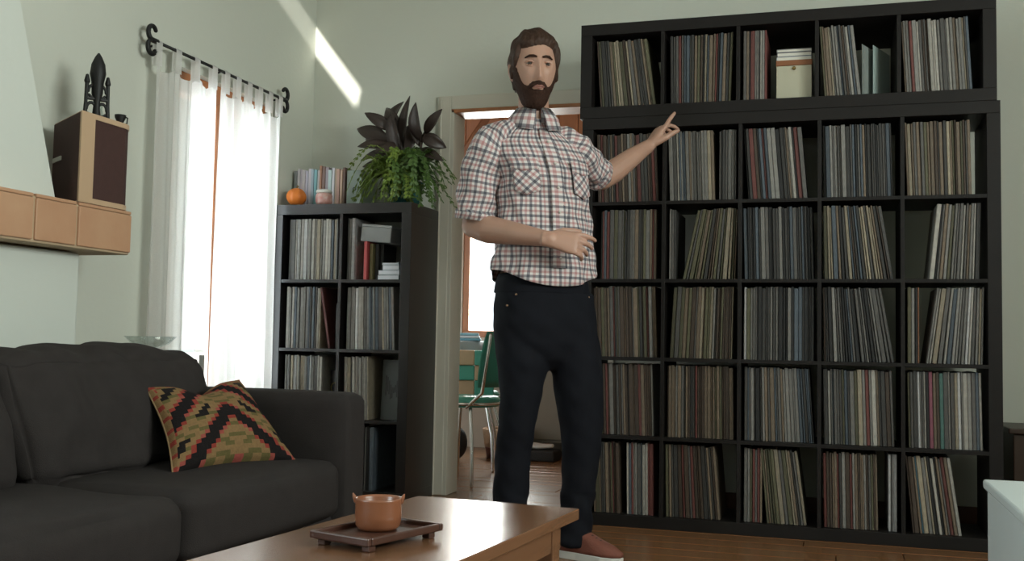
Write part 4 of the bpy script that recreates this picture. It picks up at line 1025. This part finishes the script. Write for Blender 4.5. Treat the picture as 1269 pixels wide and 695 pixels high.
# jeans
je = MB()
je.rings([tor(z, cx, cy, a, b, p=2.4) for z, cx, cy, a, b in ((.70, .045, 0, .02, .03), (.74, .040, 0, .10, .085), (.80, .035, 0, .170, .112), (.87, .028, 0, .188, .122), (.96, .016, 0, .186, .125), (1.03, .012, 0, .176, .118), (1.06, .012, 0, .168, .110))])
for rows in ([(.98, -.072, -.02, .095), (.87, -.078, -.03, .093), (.72, -.056, -.035, .096), (.64, -.060, -.04, .083), (.572, -.065, -.045, .074), (.48, -.076, -.035, .069), (.40, -.085, -.02, .067), (.23, -.092, -.01, .067), (.12, -.094, -.005, .069), (.045, -.095, .0, .070)],
             [(.98, .115, .03, .095), (.87, .125, .03, .097), (.72, .148, .03, .098), (.60, .160, .03, .092), (.50, .170, .03, .083), (.42, .171, .03, .075), (.35, .168, .035, .070), (.20, .158, .04, .062), (.12, .153, .04, .063), (.045, .150, .035, .066)]):
    je.tube([(x_, y_, z) for z, x_, y_, r_ in rows], [r_ for *_q, r_ in rows], 28)
rj = np.random.default_rng(3)
jo = baked(je, 'jeans', DENIM, PE, voxel=.008, sm=6)
for v in jo.data.vertices:
    z = v.co.z; amp = .0022*(1 if z > .75 else 2.4 if z < .25 else 1.0)
    k = math.sin(z*58+v.co.x*23+3*math.sin(v.co.y*17))*math.sin(v.co.x*31-v.co.y*27+z*9)
    v.co += v.normal*amp*k
wbm = MB(); wr_ = [tor(z, .012, 0, a, b, p=2.4) for z, a, b in ((.985, .1845, .1245), (.99, .1855, .1255), (1.025, .1800, .1215), (1.03, .1785, .120))]
wbm.rings(wr_, cap=False).build('waistband', DENIM, jo, True)
RIV = mat('copper_rivet', (.4, .25, .15), .35, metal=1)
def tpt(u, z, a, b, cx=.012, cy=0, out=0.0):   # point on torso surface; u: -1 his right .. 0 front .. 1 his left
    q = -math.pi/2+u*math.pi/2; p = 2.4
    cq_, sq_ = math.cos(q), math.sin(q); x_ = (a+out)*math.copysign(abs(cq_)**(2/p), cq_); y_ = (b+out)*math.copysign(abs(sq_)**(2/p), sq_)
    return (cx+x_*math.cos(TH)-y_*math.sin(TH), cy+x_*math.sin(TH)+y_*math.cos(TH), z)
for u, z in ((-.55, .975), (-.72, .935), (.5, .975)):
    ball(tpt(u, z, .187, .126, .016, 0, .003), .0045, 'rivet', RIV, jo, 10)
# shoes
SHOE = mat('russet_suede', (.17, .055, .035), .8, .2, 30, .2, 150); SOLE = mat('pale_sole', (.58, .58, .54), .6)
for lg, ang in ((LEGR, math.radians(-100)), (LEGL, math.radians(-36))):
    hx_, hy_ = lg[-1][1], lg[-1][2]; f_ = np.array((math.cos(ang), math.sin(ang))); g_ = np.array((-f_[1], f_[0]))
    def SP(a, b, z): return (hx_+f_[0]*a+g_[0]*b, hy_+f_[1]*a+g_[1]*b, z)
    R1 = []; R2 = []
    outline = [(-.085, .018), (-.075, .034), (-.03, .038), (.03, .038), (.09, .046), (.14, .048), (.18, .036), (.205, .012)]
    for z, k in ((.001, .97), (.004, 1.0), (.026, 1.0), (.029, .97)):
        R1.append([SP(a*k, b*k, z) for a, b in outline]+[SP(a*k, -b*k, z) for a, b in outline[::-1]])
    so_ = MB().rings(R1)
    tops = {.028: .97, .045: .97, .062: .90, .080: .78}
    up = MB(); RR = []
    for z, k, cut in ((.028, .96, 1), (.042, .97, 1), (.060, .90, .86), (.080, .80, .62), (.100, .74, .36), (.118, .72, .26)):
        RR.append([SP((a if a < 0 else a*cut)*min(1, k+.1), b*k, z) for a, b in outline]+[SP((a if a < 0 else a*cut)*min(1, k+.1), -b*k, z) for a, b in outline[::-1]])
    sh = up.rings(RR).build('shoe', SHOE, PE, True)
    so_.build('sole', SOLE, sh, False)
    for q in range(4):
        MB().tube([SP(.055+.018*q, -.022, .094-.007*q), SP(.062+.018*q, 0, .100-.007*q), SP(.055+.018*q, .022, .094-.007*q)], .003, 6, round_ends=True).build('lace', mat('dark_lace', (.03, .015, .01), .8), sh, True)
# shirt ---------------------------------------------------------------
SHR = [(1.015, .012, 0, .206, .148), (1.042, .012, 0, .204, .146), (1.06, .012, 0, .202, .144), (1.12, .014, 0, .193, .134), (1.18, .013, 0, .189, .131), (1.25, .012, 0, .184, .129), (1.32, .008, 0, .182, .129), (1.39, .002, 0, .181, .130),
       (1.45, -.006, 0, .184, .128), (1.50, -.016, .0, .192, .118), (1.545, -.024, .005, .184, .100), (1.575, -.028, .01, .155, .086), (1.60, -.031, .012, .118, .078), (1.625, -.032, .014, .088, .072), (1.64, -.033, .012, .076, .070)]
def interp(z):
    Z = [q[0] for q in SHR]; return [float(np.interp(z, Z, [q[i] for q in SHR])) for i in range(1, 5)]
NS = 96; RRs = []; UV = []
for z in np.concatenate([np.linspace(1.042, 1.50, 44), np.linspace(1.51, 1.64, 16)]):
    cx, cy, a, b = interp(z); ring = tor(z, cx, cy, a, b, NS); k0 = max(0, (1.5-z)/.5)
    out = []
    for i, p in enumerate(ring):
        q = 2*math.pi*i/NS; ux_, uy_ = p[0]-cx, p[1]-cy
        w_ = (.010*k0*math.sin(q*7+z*9+1.2*math.sin(z*14))+.006*math.sin(q*4-z*33)*math.sin(z*21+q)+.003*math.sin(q*13+z*40))*min(1, (1.62-z)/.12)
        L_ = math.hypot(ux_, uy_); zz = z
        if z < 1.14: zz = z-(1.14-z)/.10*(.030*math.cos(2*(q+math.pi/2))+.004+.012*math.cos(q-.2)*0)
        out.append((p[0]+ux_/L_*w_, p[1]+uy_/L_*w_, zz))
    RRs.append(out)
per = [0.0]
mid = RRs[22]
for i in range(NS): per.append(per[-1]+math.dist(mid[i], mid[(i+1) % NS]))
for r_ in RRs: UV.append([(per[i]+(.12*(max(0, r_[0][2]-1.5))), r_[i % NS][2]) for i in range(NS+1)])
shirt = MB().rings(RRs, False, UV).build('shirt', PLAID, PE, True)
k = shirt.modifiers.new('thick', 'SOLIDIFY'); k.thickness = .003; k.offset = -1
def sleeve(pts, rad, nm, seed, n=40):
    rs = np.random.default_rng(seed); P = []; Rr = []
    pts = [np.array(p, float) for p in pts]; T = np.linspace(0, len(pts)-1, 22)
    for t in T:
        i = min(len(pts)-2, int(t)); f_ = t-i; P.append(pts[i]*(1-f_)+pts[i+1]*f_); Rr.append(rad[i]*(1-f_)+rad[i+1]*f_)
    mb = MB().tube(P, Rr, n, cap=False, uvmap=True, sx=(0, 1, 0))
    for i, v in enumerate(mb.v):
        ri, j = divmod(i, n); c_ = P[ri]; d = np.array(v)-c_; w_ = .005*math.sin(ri*1.1+j*.45)+.004*math.sin(j*.8-ri*.7)
        mb.v[i] = tuple(np.array(v)+d/np.linalg.norm(d)*w_*min(1, ri/5))
    # dome at the shoulder end
    o = mb.build(nm, PLAID, shirt, True)
    k = o.modifiers.new('thick', 'SOLIDIFY'); k.thickness = .003; k.offset = -1
    return o
sleeve([(-.095, -.025, 1.585), (-.150, -.04, 1.570), (-.196, -.055, 1.525), (-.222, -.055, 1.44), (-.236, -.050, 1.35), (-.240, -.045, 1.262)], [.050, .064, .078, .076, .077, .072], 'sleeve', 1)
sleeve([(.045, .03, 1.585), (.095, .045, 1.572), (.135, .075, 1.540), (.175, .13, 1.508), (.215, .185, 1.485), (.238, .215, 1.470)], [.046, .060, .072, .068, .064, .060], 'sleeve', 2)
def cuff(p, d, r_, nm='cuff'):
    p = np.array(p, float); d = np.array(d, float); d /= np.linalg.norm(d)
    o = MB().tube([p, p+d*.012, p+d*.036], [r_, r_+.003, r_+.001], 40, cap=False, uvmap=True, sx=(0, 1, 0)).build(nm, PLAID, shirt, True)
    k = o.modifiers.new('thick', 'SOLIDIFY'); k.thickness = .006; k.offset = -1
cuff((-.240, -.045, 1.290), (-.01, .01, -.09), .076); cuff((.218, .190, 1.483), (.9, .8, -.3), .064)
# collar
for sgn in (-1, 1):
    mb = MB(); us = np.linspace(.04, 1.0, 12); G_ = []; uvg = []
    for u in us:
        a_ = -math.pi/2+TH*.6+sgn*u*math.pi; rr = .068
        up_ = np.array((-.032+rr*1.02*math.cos(a_), .008+rr*math.sin(a_), 1.684+.004*u))
        fl_ = .062*(1-u)**.6+.034; ro_ = rr+.022+.020*(1-u)
        dn_ = np.array((-.032+ro_*1.05*math.cos(a_+sgn*.12*(1-u)), .008+ro_*math.sin(a_+sgn*.12*(1-u)), 1.684-fl_+.012*u))
        lo_ = np.array((-.032+.074*math.cos(a_), .008+.074*math.sin(a_), 1.625))
        md_ = up_*.5+dn_*.5+np.array((math.cos(a_), math.sin(a_), .3))*.008
        G_.append([lo_, up_, md_, dn_]); uvg.append([(u*.2, 0), (u*.2, .03), (u*.2, .055), (u*.2, .085)])
    mb.rings(G_, cap=False, closed=False, uv=[q+[q[-1]] for q in uvg])
    o = mb.build('collar', PLAID, shirt, True)
    k = o.modifiers.new('thick', 'SOLIDIFY'); k.thickness = .003
# placket, pockets, buttons
def surf(u, z, out):
    cx, cy, a, b = interp(z); q = -math.pi/2+u*math.pi/2; p = 2.3
    cq_, sq_ = math.cos(q), math.sin(q); x_ = (a+out)*math.copysign(abs(cq_)**(2/p), cq_); y_ = (b+out)*math.copysign(abs(sq_)**(2/p), sq_)
    return (cx+x_*math.cos(TH)-y_*math.sin(TH), cy+x_*math.sin(TH)+y_*math.cos(TH), z)
def patch(u0, u1, z0, z1, out, nm, rot, notch=0, parent=None):
    mb = MB(); nu, nv = 8, 10; G_ = []; uvg = []
    for j in range(nv+1):
        row = []; uvr = []
        for i in range(nu+1):
            u = u0+(u1-u0)*i/nu; z = z0+(z1-z0)*j/nv
            if notch and j == 0: z -= notch*(1-abs(2*i/nu-1))
            row.append(surf(u, z, out)); a_, b_ = (u-u0)*.24+.011, z
            uvr.append((a_*math.cos(rot)-b_*math.sin(rot), a_*math.sin(rot)+b_*math.cos(rot)))
        G_.append(row); uvg.append(uvr+[uvr[-1]])
    mb.rings(G_, cap=False, closed=False, uv=uvg)
    o = mb.build(nm, PLAID, parent or shirt, True); k = o.modifiers.new('thick', 'SOLIDIFY'); k.thickness = .003; k.offset = 1
    return o
patch(-.065, .065, 1.075, 1.60, .006, 'placket', 0)
patch(-.58, -.20, 1.355, 1.455, .010, 'pocket', .785, .018); patch(.20, .56, 1.355, 1.455, .010, 'pocket', .785, .018)
patch(-.59, -.19, 1.437, 1.475, .0135, 'pocket_flap', 0, .012); patch(.19, .57, 1.437, 1.475, .0135, 'pocket_flap', 0, .012)
BUT = mat('pale_button', (.5, .47, .43), .4)
for z in (1.11, 1.19, 1.28, 1.37, 1.46, 1.545):
    ball(surf(0, z, .0135), .0052, 'button', BUT, shirt, 10)
bpy.context.view_layer.update()
